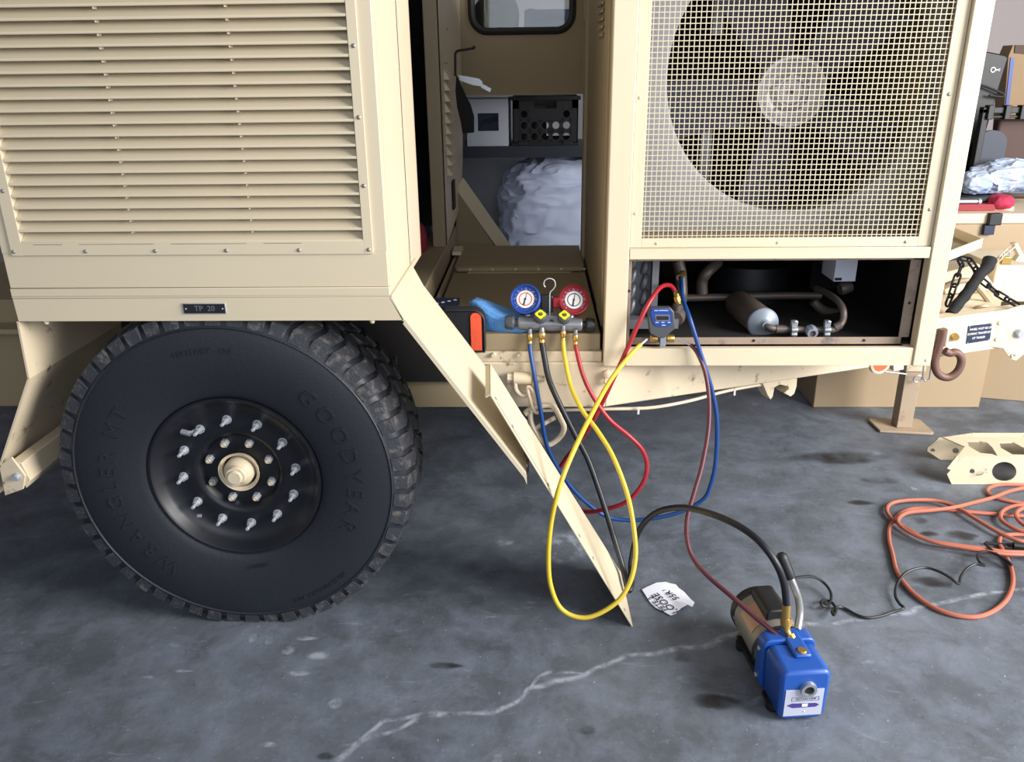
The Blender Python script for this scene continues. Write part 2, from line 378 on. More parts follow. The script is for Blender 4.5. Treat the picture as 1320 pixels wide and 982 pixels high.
# raised lettering on the sidewall
def arctext(body, size, rmid, amid, spacing=1.0, ex=.0012, y=1.8805):
    m = MB()
    def bend(v):
        r = rmid+v.y; a = amid+v.x/rmid
        f = (r-.29)/.055; yy = 1.884-.005*max(0, min(1, f)) if r < .345 else 1.879+(r-.345)/.055*.005
        return wp(r, a, yy-.0012-v.z)
    return m.text(body, size, None, ex, bend=bend, spacing=spacing)
for body, size, rm, am, sp in (('WRANGLER MT', .056, .325, math.radians(262), 1.5), ('GOODYEAR', .062, .325, math.radians(78), 1.45),
                               ('MILITARY - OZ', .020, .365, math.radians(-4), 1.15), ('37X12.50R16.5LT  M+S', .016, .392, math.radians(148), 1.15), ('TUBELESS', .012, .262, math.radians(170), 1.2)):
    part('lettering', arctext(body, size, rm, am, sp), rubber, tyre, smooth=False)
rim_prof = [(.226,1.925),(.2315,1.905),(.230,1.898),(.224,1.898),(.218,1.903),(.207,1.920),(.192,1.932),(.172,1.938),(.15,1.939),(.125,1.936),(.115,1.938),(.107,1.947),(.10,1.957),(.06,1.958),(.001,1.958)]
rim = part('rim', wlathe(rim_prof, 96), rimm, wheel)
HX = Vector((WX, 0, WZ))
b = MB(); o = Vector((WX, 1.908, WZ+.002))
b.lathe([(.048,.066),(.052,.045),(.0555,.043),(.0555,.047),(.047,.05),(.046,.066)], o, (0,1,0), 40); part('hub_ring', b, tan_scuff, wheel)
b = MB(); b.lathe([(.0001,.008),(.017,.008),(.019,.010),(.0195,.0155),(.026,.0155),(.0275,.018),(.0285,.030),(.036,.036),(.040,.044),(.0405,.07)], o, (0,1,0), 40); part('hub_cap', b, tan_scuff, wheel)
bl = MB(); bl.lathe([(.0001,-.042),(.0040,-.042),(.0050,-.040),(.0050,-.010)], (0,0,0), (0,1,0), 12); bl.lathe([(.0050,-.018),(.0092,-.018),(.0102,-.016),(.0102,-.004)], (0,0,0), (0,1,0), 6); bl.lathe([(.0098,-.0045),(.0125,-.004),(.013,0)], (0,0,0), (0,1,0), 16)
STUD = bl.mesh('stud_nut', steel)
for i in range(12):
    a = 2*PI*i/12-math.radians(5); inst('wheel_nut', STUD, wheel, wp(.155, a, 1.941))
bl = MB(); bl.lathe([(.0001,-.024),(.0055,-.024),(.006,-.022),(.006,-.010)], (0,0,0), (0,1,0), 12); HB = bl.mesh('hub_bolt_end', tan_scuff)
bl = MB(); bl.lathe([(.006,-.016),(.0105,-.016),(.0115,-.014),(.0115,-.001)], (0,0,0), (0,1,0), 6); HN = bl.mesh('hub_nut', steel)
for i in range(8):
    a = 2*PI*(i+.5)/8; n_ = inst('hub_nut', HN, wheel, wp(.087, a, 1.957)); inst('bolt_end', HB, n_, wp(.087, a, 1.957))
b = MB(); q = wp(.182, math.radians(-46), 1.922); q2 = wp(.164, math.radians(-41), 1.915)
b.cyl(q, q2, .0075, 14); b.cyl(q2, wp(.160, math.radians(-38.5), 1.937), .0055, 10); part('valve_cap', b, steel, wheel)
b = MB(); b.cyl(wp(.160, math.radians(-38.5), 1.937), wp(.152, math.radians(-36), 1.956), .005, 10); part('valve_stem', b, black, wheel)
b = MB(); b.box(-.006,.006,-.003,.003,-.004,.004); b.M=None
for v in b.v: v += wp(.184, math.radians(224), 1.935)
part('balance_weight', b, steel, wheel)

# ------------------------------------------------------------------ fender
fen = thing('fender', (-.8, 2.0, .40), 'tan sheet metal fender arching over the big tyre, sloping down to a pointed end', 'fender')
XL, XR = -1.274, -.35
b = MB(); b.prism([(XL,1.9,.952),(XR,1.9,.952),(-.319,1.9,.894),(XL+.002,1.9,.894)], (0,.006,0)); part('front_apron', b, tan, fen, bevel=.0012)
b = MB(); b.box(XL, -.345, 1.9, 2.32, .953, .957)
part('top_sheet', b, tan, fen)
YB = 2.25
b = MB()
def sheet(p, yb, t=.005):   # extrude a front edge polyline (x,z) back in Y
    for (x0, z0), (x1, z1) in zip(p[:-1], p[1:]):
        dx, dz = x1-x0, z1-z0; L = math.hypot(dx, dz); n = Vector((dz/L, 0, -dx/L))*t
        q = [Vector((x0, 1.9, z0)), Vector((x1, 1.9, z1)), Vector((x1, yb, z1)), Vector((x0, yb, z0))]
        b.hexa([*q, *[k+n for k in q]])
sheet([(-.348,.955),(-.318,.894),(-.026,.476)], YB); part('sloping_end', b, tan, fen, label='long tan sheet sloping down to the right of the tyre')
b = MB(); b.prism([(-.3165,1.8988,.8945),(-.0245,1.8988,.4765),(-.024,1.8988,.448),(-.031,1.8988,.468),(-.323,1.8988,.886)], (0,.001,0)); part('edge_flange', b, tan, fen)
b = MB(); b.box(-.046,-.020,2.0,2.03,.43,.485); part('mounting_bracket', b, rust, fen, bevel=.002)
b = MB(); b.cyl((-.028,1.985,.46),(-.028,2.0,.46),.006,8); part('bolt', b, tan_scuff, fen)
b = MB(); sheet([(XL+.002,.894),(-1.278,.744),(-1.409,.50),(-1.47,.39)], 2.5); part('rear_sheet', b, tan_scuff, fen, label='tan inner sheet left of the tyre, worn along its edge')
b = MB(); b.prism([(-1.415,1.9,.50),(-1.375,1.9,.525),(-1.35,1.9,.47),(-1.365,1.9,.43),(-1.42,1.9,.41)], (0,.006,0)); b.prism([(-1.385,1.905,.51),(-1.355,1.905,.505),(-1.342,1.905,.455),(-1.36,1.905,.43)], (0,.62,0))
part('lower_lip', b, tan_scuff, fen, bevel=.002)
b = MB(); b.lathe([(.0001,-.012),(.007,-.012),(.008,-.006),(.011,-.004),(.011,0)], (-1.372,1.9,.468), (0,1,0), 8); part('lip_bolt', b, steel, fen)
b = MB(); b.prism([(-1.25,2.335,.95),(-.43,2.335,.95),(-.165,2.335,.57),(-1.25,2.335,.57)],(0,.008,0)); part('wheel_well_panel', b, dark, fen, label='dark wheel well panel behind the tyre')  # inner fender wall in the dark colour
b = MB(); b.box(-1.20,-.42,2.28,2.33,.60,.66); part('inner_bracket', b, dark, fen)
for px in (84, 480):
    q = at(px-24 if px < 100 else px, 415, 1.91); b = MB(); b.lathe([(.0001,-.010),(.005,-.008),(.007,-.003),(.007,.002)], (q.x,1.91,.893), (0,0,1), 10); part('drain_plug', b, tan, fen)

# ------------------------------------------------------------------ louvered housing
hou = thing('louvered_housing', (-.81, 2.1, .957), 'tan sheet metal housing with wide horizontal louvers above the big tyre', 'housing')
ZT = 1.95; FX0, FX1, FZ0 = -1.248, -.382, 1.058; OX0, OX1, OZ0 = -1.219, -.404, 1.090
b = MB()
b.box(XL, FX0+.01, 1.9, 1.915, FZ0+.004, ZT); b.box(FX1-.01, XR, 1.9, 1.915, FZ0+.004, ZT); b.box(XL+.001, XR-.001, 1.9003, 1.915, .978, FZ0+.01); part('front_frame', b, tan, hou, bevel=.0015)
b = MB(); b.box(XL, XR, 1.8985, 1.915, .957, .977); part('base_strip', b, tan, hou, bevel=.0015)
b = MB(); b.box(XL, XL+.01, 1.915, 2.24, .957, ZT); b.box(XL, XR, 2.235, 2.245, .957, ZT); b.box(XL, XR, 1.915, 2.24, ZT-.01, ZT)
part('casing', b, tan, hou)
b = MB(); b.box(XR-.008, XR, 1.915, 2.245, .958, ZT); part('side_wall', b, tan, hou)
b = MB(); b.box(XR, XR+.0025, 1.925, 2.20, 1.0, ZT-.02); pn = part('side_cover', b, tan, hou, label='flat screwed cover on the brightly lit side')
for z in (1.02,1.17,1.32,1.47,1.62,1.77):
    for y in (1.936, 2.19): inst('side_screw', SCREWT, pn, (XR+.0025, y, z), (0,0,PI/2), )
b = MB(); b.box(XR-.03, XR-.002, 2.25, 2.48, .93, ZT); part('rear_return', b, tan, hou, bevel=.002)
# bolted louver panel: border + slats
b = MB(); y0, y1 = 1.8955, 1.8995
b.box(FX0, OX0, y0, y1, FZ0, ZT); b.box(OX1, FX1, y0, y1, FZ0, ZT); b.box(OX0, OX1, y0, y1, FZ0, OZ0)
lp = part('louver_panel', b, tan, hou, bevel=.0008)
for x_ in (OX0-.003, OX1+.0005):
    b = MB(); b.box(x_, x_+.0025, 1.8975, 1.945, OZ0, ZT); part('jamb', b, tan, lp)
sl = MB(); W2 = OX1-OX0
sl.prism([(0,-.0015,.0008),(0,.0005,-.0005),(0,.034,.0300),(0,.033,.0318),(0,.001,.0045),(0,-.001,.006)], (W2-.001,0,0)); SL = sl.mesh('slat', tan, False)
slz = [1.0870+.0268*i for i in range(32)]
for z in slz: inst('slat', SL, lp, (OX0+.0005, 1.8975, z))
for fx in (.33, .68):
    b = MB(); x = OX0+W2*fx
    for z in slz: b.box(x-.0006, x+.0006, 1.8992, 1.918, z+.022, z+.028)
    part('slat_tabs', b, tan, lp, kind='stuff')
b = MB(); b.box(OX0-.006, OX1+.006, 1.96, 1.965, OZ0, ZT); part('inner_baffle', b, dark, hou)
for x0_, x1_ in ((-1.19,-1.12),(-1.08,-.90),(-.86,-.68),(-.64,-.55)):
    b = MB(); b.box(x0_, x1_, y0-.0003, y1, 1.084, 1.0848); part('weld_slot', b, dark, lp)
for x in (-1.241,-1.067,-.90,-.73,-.557,-.392): inst('screw', SCREW, lp, (x, y0, 1.068))
for z in (1.215,1.364,1.511,1.66): inst('screw', SCREW, lp, (-.3925, y0, z))
for z in (1.21,1.36): inst('screw', SCREW, lp, (-1.2335, y0, z))
# data plate on the fender apron
np_ = thing('nameplate', (-.803,1.899,.912), 'small black metal plate reading TP 20 under the louvers', 'plate')
b = MB(); b.box(-.857,-.751,1.8975,1.8998,.9125,.9395); part('plate_border', b, steel, np_, bevel=.0006)
b = MB(); b.box(-.8545,-.7535,1.8965,1.8985,.9145,.9375); part('plate_face', b, black, np_)
RX = Matrix.Rotation(PI/2, 4, 'X')
b = MB(); b.text('TP  20', .019, Matrix.Translation((-.803,1.8962,.926)) @ RX, .0004); part('plate_text', b, grey, np_, smooth=False)
for x in (-.849,-.759): b = MB(); b.lathe([(.0001,-.0015),(.0022,-.001),(.0024,0)], (x,1.8965,.926), (0,1,0), 8); part('rivet', b, steel, np_)

# ------------------------------------------------------------------ trailer chassis
ch = thing('trailer_chassis', (.2, 2.9, 0), 'tan steel trailer frame with deck and tapering drawbar running to the right', 'trailer')
BZ0, BZ1 = .479, .625
b = MB(); b.box(-1.5, .214, 2.352, 2.41, BZ0, BZ1); b.box(-1.5, .214, 2.41, 2.5, BZ0, BZ0+.006)
part('side_rail', b, tan_scuff, ch, bevel=.003)
b = MB(); b.box(-1.49,-.14,2.3505,2.3515,BZ0+.004,BZ1-.004); part('dull_rail_plate', b, tan_dull, ch, label='duller tan section of the side rail behind the tyre')  # thin plate in duller tan over the left part of the rail
d = Vector((1.733-.214, 2.925-2.352, 0)).normalized(); nn = Vector((-d.y, d.x, 0))
def beam(a, bb, z0, z1, t):
    m = MB(); A = Vector((a[0], a[1], 0)); B = Vector((bb[0], bb[1], 0)); T = nn*t; Z0 = Vector((0,0,z0)); Z1 = Vector((0,0,z1))
    m.hexa([A+Z0, B+Z0, B+T+Z0, A+T+Z0, A+Z1, B+Z1, B+T+Z1, A+T+Z1]); return m
b = beam((.214,2.352), (1.80,2.951), BZ0, BZ1, .055)
part('drawbar', b, tan_scuff, ch, bevel=.004, label='scuffed tan drawbar beam running back to the coupling')
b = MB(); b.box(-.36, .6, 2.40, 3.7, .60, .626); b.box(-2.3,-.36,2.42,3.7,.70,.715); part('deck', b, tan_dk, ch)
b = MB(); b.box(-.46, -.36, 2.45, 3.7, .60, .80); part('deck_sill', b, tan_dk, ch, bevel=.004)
b = MB(); b.box(-.352,-.325,3.35,3.5,.626,.70); b.box(-.352,-.315,3.40,3.52,.735,.75); part('sill_bracket', b, tan, ch)
b = MB(); b.box(-.33, .20, 2.362, 2.41, .625, .657); part('deck_lip', b, tan_scuff, ch, bevel=.002)
for px in (636, 669): q = at(px, 457, 2.36); b = MB(); b.lathe([(.0001,-.010),(.006,-.010),(.0075,-.004),(.0075,.002)], q, (0,1,0), 8); part('bolt', b, tan_scuff, ch)
for px, py in ((672,473),(700,471)): q = at(px,py,2.352); b = MB(); b.cyl(q, q+Vector((0,.003,0)), .003, 8)
# cross tongue parts to the far right
cp = at(1225, 430, 2.86)
b = MB()
pl = [at(*p, 2.90) for p in ((1279,403),(1284,401),(1299,399),(1316,394),(1330,393),(1330,440),(1322,455),(1316,460),(1310,465),(1303,463),(1297,455),(1293,449),(1277,447),(1277,440))]
b.prism(pl, (.004,.012,0)); cpl = part('coupler_plate', b, tan, ch, bevel=.0015, label='tan coupler plate with bolts at the right edge')
for px, py, r in ((1289,416,.009),(1285,437,.009)): q = at(px,py,2.90); b = MB(); b.lathe([(.0001,-.006),(r*.8,-.005),(r,0)], q, (0,1,0), 14); part('rivet', b, tan, cpl)
q = at(1314,429,2.90); b = MB(); b.lathe([(.0001,-.016),(.012,-.016),(.016,-.008),(.016,-.002),(.022,-.002),(.022,.001)], q, (0,1,0), 16); part('coupler_bolt', b, steel, cpl)
q = at(1306,458,2.90); b = MB(); b.torus(q+Vector((0,-.002,0)), (0,1,0), .007, .003, 16, 6); part('eyelet', b, tan_scuff, cpl)
# plate with writing on drawbar
def on_beam(px, py, k=.002):    # point on the drawbar face
    d_ = _ray(px, py); A = Vector((.214,2.352,0)); den = d_.dot(nn); t = (A-CAM).dot(nn)/den; return CAM+d_*t-nn*k
b = MB(); P4 = [on_beam(*p) for p in ((1248,420),(1278.5,416.5),(1275.5,438),(1245,443))]; b.prism(P4, nn*.0019)
bp = part('instruction_plate', b, navy, ch, label='dark blue plate with white lettering on the drawbar')
ctr = sum(P4, Vector((0,0,0)))/4 - nn*.0008
ez = ((P4[0]+P4[1])-(P4[2]+P4[3])).normalized(); ex = (P4[1]-P4[0]).normalized(); ezz = (ez-ex*ez.dot(ex)).normalized(); ey = ex.cross(ezz)
RM = Matrix((( ex.x, ezz.x, ey.x, 0),(ex.y, ezz.y, ey.y, 0),(ex.z, ezz.z, ey.z, 0),(0,0,0,1)))
for k, tx in enumerate(('WHEEL MUST BE UP', 'DURING TRANSPORT', 'OF TRAILER')):
    b = MB(); b.text(tx, .0115, Matrix.Translation(ctr+ezz*(.018-.017*k)) @ RM, .0004); part('plate_text', b, white, bp, smooth=False)
for p in P4: b = MB(); c_ = p+(ctr-p)*.1; b.cyl(c_, c_-nn*.001, .0022, 8); part('rivet', b, steel, bp)
# top things on tongue
b = MB(); b.prism([Vector((1.20,2.80,.60)),Vector((1.72,2.98,.60)),Vector((1.9,3.3,.60)),Vector((1.5,3.5,.60)),Vector((1.2,3.4,.60))], (0,0,.008)); part('tongue_plate', b, tan, ch)
b = MB(); b.tube(smoothpath([at(*p, 3.1) for p in ((1212,372),(1230,364),(1250,362),(1262,372),(1278,392))],4), .012, 8); part('tongue_gusset', b, tan_dk, ch)
b = MB(); b.prism([at(*p,3.2) for p in ((1214,352),(1262,340),(1285,372),(1262,376),(1218,380))], (0,.25,0)); part('tongue_bracket', b, tan, ch, bevel=.004)
b = MB(); b.torus(at(1266,396,3.0), (0,.5,1), .022, .006, 20, 8); part('lashing_ring', b, tan_scuff, ch)
# underside bracket + reflector + conduit
for L_ in (((985,490),(1003,487),(1003,503),(1001,514),(998,518),(994,512)),((1016,486),(1033,484),(1032,500),(1029,510),(1024,514),(1015,509),(1022,504))):
    b = MB(); b.prism([on_beam(*p,-.02) for p in L_], nn*.05); part('under_bracket', b, tan_scuff, ch, bevel=.002)
b = MB(); b.prism([on_beam(*p,-.02) for p in ((1000,488),(1020,485),(1020,500),(1010,498),(1003,502))], nn*.008); part('under_bracket', b, tan_scuff, ch)
q = on_beam(1135, 466, .004); b = MB(); b.lathe([(.045,.012),(.045,0),(.040,-.003),(.036,0),(.036,.012)], q, nn, 36); part('reflector_ring', b, tan, ch)
b = MB(); b.lathe([(.0001,-.001),(.037,.002),(.037,.01)], q, nn, 36); part('reflector', b, reflector, ch, label='round orange reflector under the frame')
b = MB(); b.hexa([on_beam(1152,468,0),on_beam(1165,468,0),on_beam(1165,476,0),on_beam(1152,478,0)]+[p+nn*.02 for p in (on_beam(1152,468,0),on_beam(1165,468,0),on_beam(1165,476,0),on_beam(1152,478,0))]); part('tab', b, tan, ch)
cpts = [at(*p) for p in ((700,529,2.40),(780,527,2.40),(830,526,2.42),(862,522,2.44),(895,515,2.47),(920,508,2.50),(950,501,2.54),(985,495,2.6))]
b = MB(); b.tube(smoothpath(cpts,5), .0055, 8); part('conduit', b, tan, ch, label='thin cream conduit sagging under the frame')
for px, py, y in ((823,529,2.4),(947,505,2.53)): q = at(px,py,y); b = MB(); b.box(q.x-.003,q.x+.003,q.y-.003,q.y+.003,q.z-.012,q.z+.012); part('cable_tie', b, white, ch)
# hook boss on rail
b = MB(); q = at(782,486,2.350); b.lathe([(.014,0),(.013,-.010),(.010,-.012),(.0001,-.012)], q+Vector((0,0,.01)), (0,1,0), 14); b.tube(smoothpath([q+Vector((0,-.006,.004)), q+Vector((-.006,-.01,-.008)), q+Vector((-.001,-.010,-.018)), q+Vector((.006,-.008,-.010))],4), .004, 8); part('rope_hook', b, tan_scuff, ch)
# tie-down on the rail
YD = 2.335
b = MB(); A_ = at(654,487,YD); B_ = at(700,488,YD); u_ = (B_-A_).normalized()
b.cyl(A_+u_*.018, A_+u_*.075, .020, 18); td = part('tie_down_boss', b, tan_scuff, ch, bevel=.002)
b = MB(); b.cyl(A_, A_+u_*.018, .016, 6); b.cyl(A_+u_*.075, B_+u_*.004, .011, 6); part('hex_bolt', b, tan_scuff, td)
b = MB(); b.tube(smoothpath([at(*p, YD-.01) for p in ((664,492),(665,502),(672,509),(681,508),(687,500),(688,492))],5), .0075, 10); part('shackle_bow', b, tan_scuff, td)
b = MB(); L_ = smoothpath([at(*p, YD-.02) for p in ((680,500),(686,502),(694,520),(697,529),(690,531),(684,517))],5,True); b.tube(L_, .006, 8, True); part('tie_down_link', b, tan_scuff, ch)
b = MB(); ring = smoothpath([at(*p, YD-.015) for p in ((684,531),(690,525),(706,522),(715,526),(724,542),(727,552),(723,562),(714,570),(706,573),(698,568),(691,557),(685,545))],5,True); b.tube(ring, .0088, 8, True)
b.tube([at(690,552,YD-.015), at(716,538,YD-.015)], .007, 8); part('tie_down_ring', b, tan_scuff, ch, label='scuffed tan D-ring with a cross bar')
b = MB(); b.cyl(at(677,533,YD-.01), at(692,522,YD-.01), .011, 8); part('hex_bolt', b, tan_scuff, ch)
# brown lifting shackle
b = MB(); ys = 2.79
b.tube(smoothpath([at(*p, ys) for p in ((1216,424),(1214,436),(1209,452),(1205,466),(1207,478),(1214,485),(1224,486),(1234,479),(1239,468),(1238,459),(1232,454),(1224,455),(1218,452))],5), .0140, 12)
sh = part('shackle', b, rust, ch, label='rusty brown hook-shaped lifting shackle on the drawbar')
b = MB(); q = at(1228,433,2.80); b.box(q.x-.030,q.x+.022,q.y-.005,q.y+.04,q.z-.022,q.z+.022); b.box(q.x-.034,q.x-.02,q.y-.02,q.y+.02,q.z-.035,q.z+.03); part('shackle_lug', b, tan_scuff, sh, bevel=.006)
b = MB(); b.lathe([(.0001,-.018),(.012,-.018),(.014,-.01),(.014,.0)], q+Vector((.004,0,0)), (0,1,0), 12); part('shackle_pin', b, brass, sh)
b = MB(); b.tube(smoothpath([at(*p,2.85) for p in ((1191,470),(1190,482),(1190,488),(1194,491),(1198,488),(1199,482),(1201,470),(1202,462))],4), .0032, 8); part('safety_clip', b, steel, sh)
# landing leg
jk = at(1168,545,3.27)
b = MB(); fx, fy = 1.575, 3.275
b.prism([Vector((fx-.115,fy-.055,0)),Vector((fx+.09,fy-.085,0)),Vector((fx+.105,fy-.07,0)),Vector((fx+.105,fy+.06,0)),Vector((fx+.09,fy+.075,0)),Vector((fx-.105,fy+.08,0)),Vector((fx-.12,fy+.065,0))], (0,0,.012))
ft = part('jack_foot', b, tan_leg, ch, bevel=.004, label='flat tan foot plate of the landing leg on the floor')
b = MB(); b.box(fx-.035,fx+.030,fy-.03,fy+.03,.012,.30); part('jack_leg', b, tan_leg, ch, bevel=.003, label='bare brownish landing leg tube')
b = MB(); b.box(fx-.04,fx+.042,fy-.038,fy+.038,.27,.62); part('jack_sleeve', b, tan_scuff, ch, bevel=.003)
b = MB(); b.torus(at(1183,488,3.22), (0,1,.2), .016, .003, 16, 6); b.cyl(at(1141,479,3.24), at(1168,482,3.24), .004, 8); part('locking_pin', b, steel, ch)

# hatch lying on the deck
ha = thing('deck_hatch', (-.06, 2.8, .626), 'flat dull tan hatch cover on the trailer deck under the gauges', 'hatch')
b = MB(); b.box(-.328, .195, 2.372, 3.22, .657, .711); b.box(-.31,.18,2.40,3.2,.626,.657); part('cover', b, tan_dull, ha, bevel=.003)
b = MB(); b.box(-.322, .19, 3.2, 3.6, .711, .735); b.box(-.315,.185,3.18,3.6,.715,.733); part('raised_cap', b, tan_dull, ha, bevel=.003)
b = MB(); b.box(-.27,.14,3.17,3.19,.711,.716); part('cap_hinge', b, tan_dk, ha)
for i in range(6): inst('screw', SCREWT, ha, (-.26+i*.09, 3.18, .724))
b = MB(); b.box(-.348,-.336,2.40,3.62,.626,.722); part('guide_rail', b, tan_dk, ha)
b = MB(); b.box(.2015,.2065,2.372,3.6,.626,.722); part('guide_rail', b, black, ha)

# ------------------------------------------------------------------ fan cooling unit
cu = thing('cooling_unit', (.69, 2.9, .617), 'large tan condenser cabinet with square wire mesh over a fan, right of the hatch', 'cooling unit')
CX0, CX1, CY0, CY1, CT = .203, 1.177, 2.335, 3.6, 1.95
b = MB(); b.box(CX0, .268, CY0, CY0+.04, .618, CT); part('post', b, tan, cu, bevel=.003)
b = MB(); b.box(1.124, CX1, CY0, CY0+.04, .618, CT); part('post', b, tan, cu, bevel=.003)
b = MB(); b.box(.270, 1.1235, 2.340, 2.38, .618, .674); part('lower_rail', b, tan, cu, bevel=.002)
b = MB(); b.box(.2695, 1.122, 2.338, 2.38, .944, .976); part('middle_rail', b, tan, cu, bevel=.002)
b = MB(); b.box(.27,1.10,2.384,2.387,.674,.694); b.box(.27,.283,2.384,2.387,.694,.93); b.box(1.092,1.122,2.384,2.387,.694,.93); b.box(.27,1.10,2.384,2.387,.930,.944); b.box(.27,1.10,2.36,2.385,.668,.674)
fl = part('opening_flange', b, bare, cu, label='worn pinkish bare flange around the open lower bay')
for x, z in ((.295,.937),(.70,.937),(1.08,.937),(.66,.684),(.99,.684),(.277,.84),(1.107,.80),(.37,.684)): b = MB(); b.cyl((x,2.3835,z),(x,2.3825,z),.0045,10); part('screw_hole', b, black, fl)
b = MB(); b.lathe([(.0001,-.003),(.004,-.002),(.005,0)], (1.163,CY0,.637), (0,1,0), 10); part('screw', b, tan, cu)
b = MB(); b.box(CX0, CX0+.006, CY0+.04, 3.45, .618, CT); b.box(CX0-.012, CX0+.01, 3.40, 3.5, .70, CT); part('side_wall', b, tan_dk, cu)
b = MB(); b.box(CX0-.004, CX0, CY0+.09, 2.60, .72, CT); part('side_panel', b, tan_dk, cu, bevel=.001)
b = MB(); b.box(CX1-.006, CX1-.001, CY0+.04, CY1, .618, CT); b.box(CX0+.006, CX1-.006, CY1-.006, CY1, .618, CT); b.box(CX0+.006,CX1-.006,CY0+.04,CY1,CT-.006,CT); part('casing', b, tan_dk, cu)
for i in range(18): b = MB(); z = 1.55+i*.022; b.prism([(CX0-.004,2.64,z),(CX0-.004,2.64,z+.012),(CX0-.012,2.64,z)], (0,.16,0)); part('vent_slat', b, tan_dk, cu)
# bolted mesh frame
MX0, MX1, MZ0 = .303, 1.086, 1.004; YM = 2.352
b = MB(); b.box(.270,MX0,YM-.004,YM,.977,CT); b.box(MX1,1.1225,YM-.004,YM,.977,CT); b.box(MX0,MX1,YM-.004,YM,.977,MZ0); mf = part('mesh_frame', b, tan, cu, bevel=.001)
for x, z in ((.282,1.075),(.281,1.385),(.279,1.7),(.347,.989),(.692,.989),(1.052,.989),(1.104,1.08),(1.104,1.385),(1.104,1.7)): inst('screw', SCREW if x > 1 else SCREWT, mf, (x, YM-.004, z))
b = MB(); n1 = 56
for i in range(n1+1):
    x = MX0+(MX1-MX0)*(i+.5)/(n1+1); b.add([(x-.0011,YM+.001,MZ0-.004),(x+.0011,YM+.001,MZ0-.004),(x,YM+.003,MZ0-.004),(x-.0011,YM+.001,CT-.01),(x+.0011,YM+.001,CT-.01),(x,YM+.003,CT-.01)],[(0,1,4,3),(1,2,5,4),(2,0,3,5)])
zz = MZ0+.006
while zz < CT-.01:
    b.add([(MX0-.004,YM,zz-.0011),(MX0-.004,YM+.002,zz),(MX0-.004,YM,zz+.0011),(MX1+.004,YM,zz-.0011),(MX1+.004,YM+.002,zz),(MX1+.004,YM,zz+.0011)],[(0,1,4,3),(1,2,5,4),(2,0,3,5)]); zz += .01395
part('wire_mesh', b, meshm, mf, kind='stuff', smooth=False)
# shroud with round opening
scx, scz, sr, ysh = .775, 1.436, .392, 2.56
b = MB(); n = 64; vs = []; fs = []
x0, x1, z0, z1 = CX0+.007, CX1-.007, .985, CT-.01
for i in range(n):
    t = 2*PI*i/n; c, s_ = math.cos(t), math.sin(t); vs.append((scx+sr*c, ysh, scz+sr*s_))
    k = min(((x1-scx)/c if c > 1e-6 else (x0-scx)/c if c < -1e-6 else 9), ((z1-scz)/s_ if s_ > 1e-6 else (z0-scz)/s_ if s_ < -1e-6 else 9)); vs.append((scx+k*c, ysh, scz+k*s_))
    vs.append((scx+(sr+.004)*c, ysh+.10, scz+(sr+.004)*s_)); vs.append((scx+(sr+.012)*c, ysh-.006, scz+(sr+.012)*s_))
for i in range(n):
    j = (i+1) % n; fs += [(4*i+3, 4*j+3, 4*j+1, 4*i+1), (4*i, 4*j, 4*j+3, 4*i+3), (4*i, 4*i+2, 4*j+2, 4*j)]
b.add(vs, fs); part('fan_shroud', b, shroud, cu, label='pale sheet metal shroud with a large round hole')
b = MB(); b.box(CX0+.007,CX1-.007,2.385,3.55,.97,.982); part('divider', b, tan_dk, cu)
# fan
YF = 2.70; fx, fz = .782, 1.388
b = MB(); b.lathe([(.0001,-.03),(.010,-.03),(.011,-.022),(.034,-.022),(.040,-.030),(.046,-.030),(.062,-.012),(.080,-.016),(.094,-.030),(.103,-.030),(.107,-.018),(.104,.03),(.0001,.03)], (fx,YF,fz), (0,1,0), 48)
fn = part('fan_hub', b, hubm, cu, label='round dished grey fan hub with five bolts')
b = MB(); b.cyl((fx,YF-.031,fz),(fx,YF-.029,fz),.007,12); part('shaft_hole', b, rust, fn)
for i in range(5): t = math.radians(96+72*i); q = Vector((fx+.051*math.cos(t), YF-.026, fz+.051*math.sin(t))); b = MB(); b.lathe([(.0001,-.008),(.0055,-.008),(.0065,-.004),(.0065,.004)], q, (0,1,0), 8); part('hub_bolt', b, steel, fn)
b = MB()
def bladepts(t, w0, w1):
    c, s_ = math.cos(t), math.sin(t); R = Vector((c,0,s_)); T = Vector((-s_,0,c)); o_ = Vector((fx,YF,fz)); out = []
    for r, w, tw in ((.08,.040,.6),(.15,.058,.6),(.26,.08,.48),(.375,.092,.38)):
        for k in (-1, 0, 1): out.append(o_+R*r+T*(w*k)+Vector((0, tw*w*k*1.0+.008*(1-abs(k)), 0)))
    return out
for i in range(5):
    b = MB(); P_ = bladepts(math.radians(117+72*i), 0, 0); v2 = P_+[p+Vector((0,.004,0)) for p in P_]; fs = []
    for r in range(3):
        for k in range(2): a_ = r*3+k; fs += [(a_,a_+1,a_+4,a_+3),(a_+12,a_+15,a_+16,a_+13)]
        fs += [(r*3, r*3+3, r*3+15, r*3+12), (r*3+2, r*3+14, r*3+17, r*3+5)]
    fs += [(9,10,22,21),(10,11,23,22)]
    b.add(v2, fs); part('fan_blade', b, blade, cu, smooth=True)
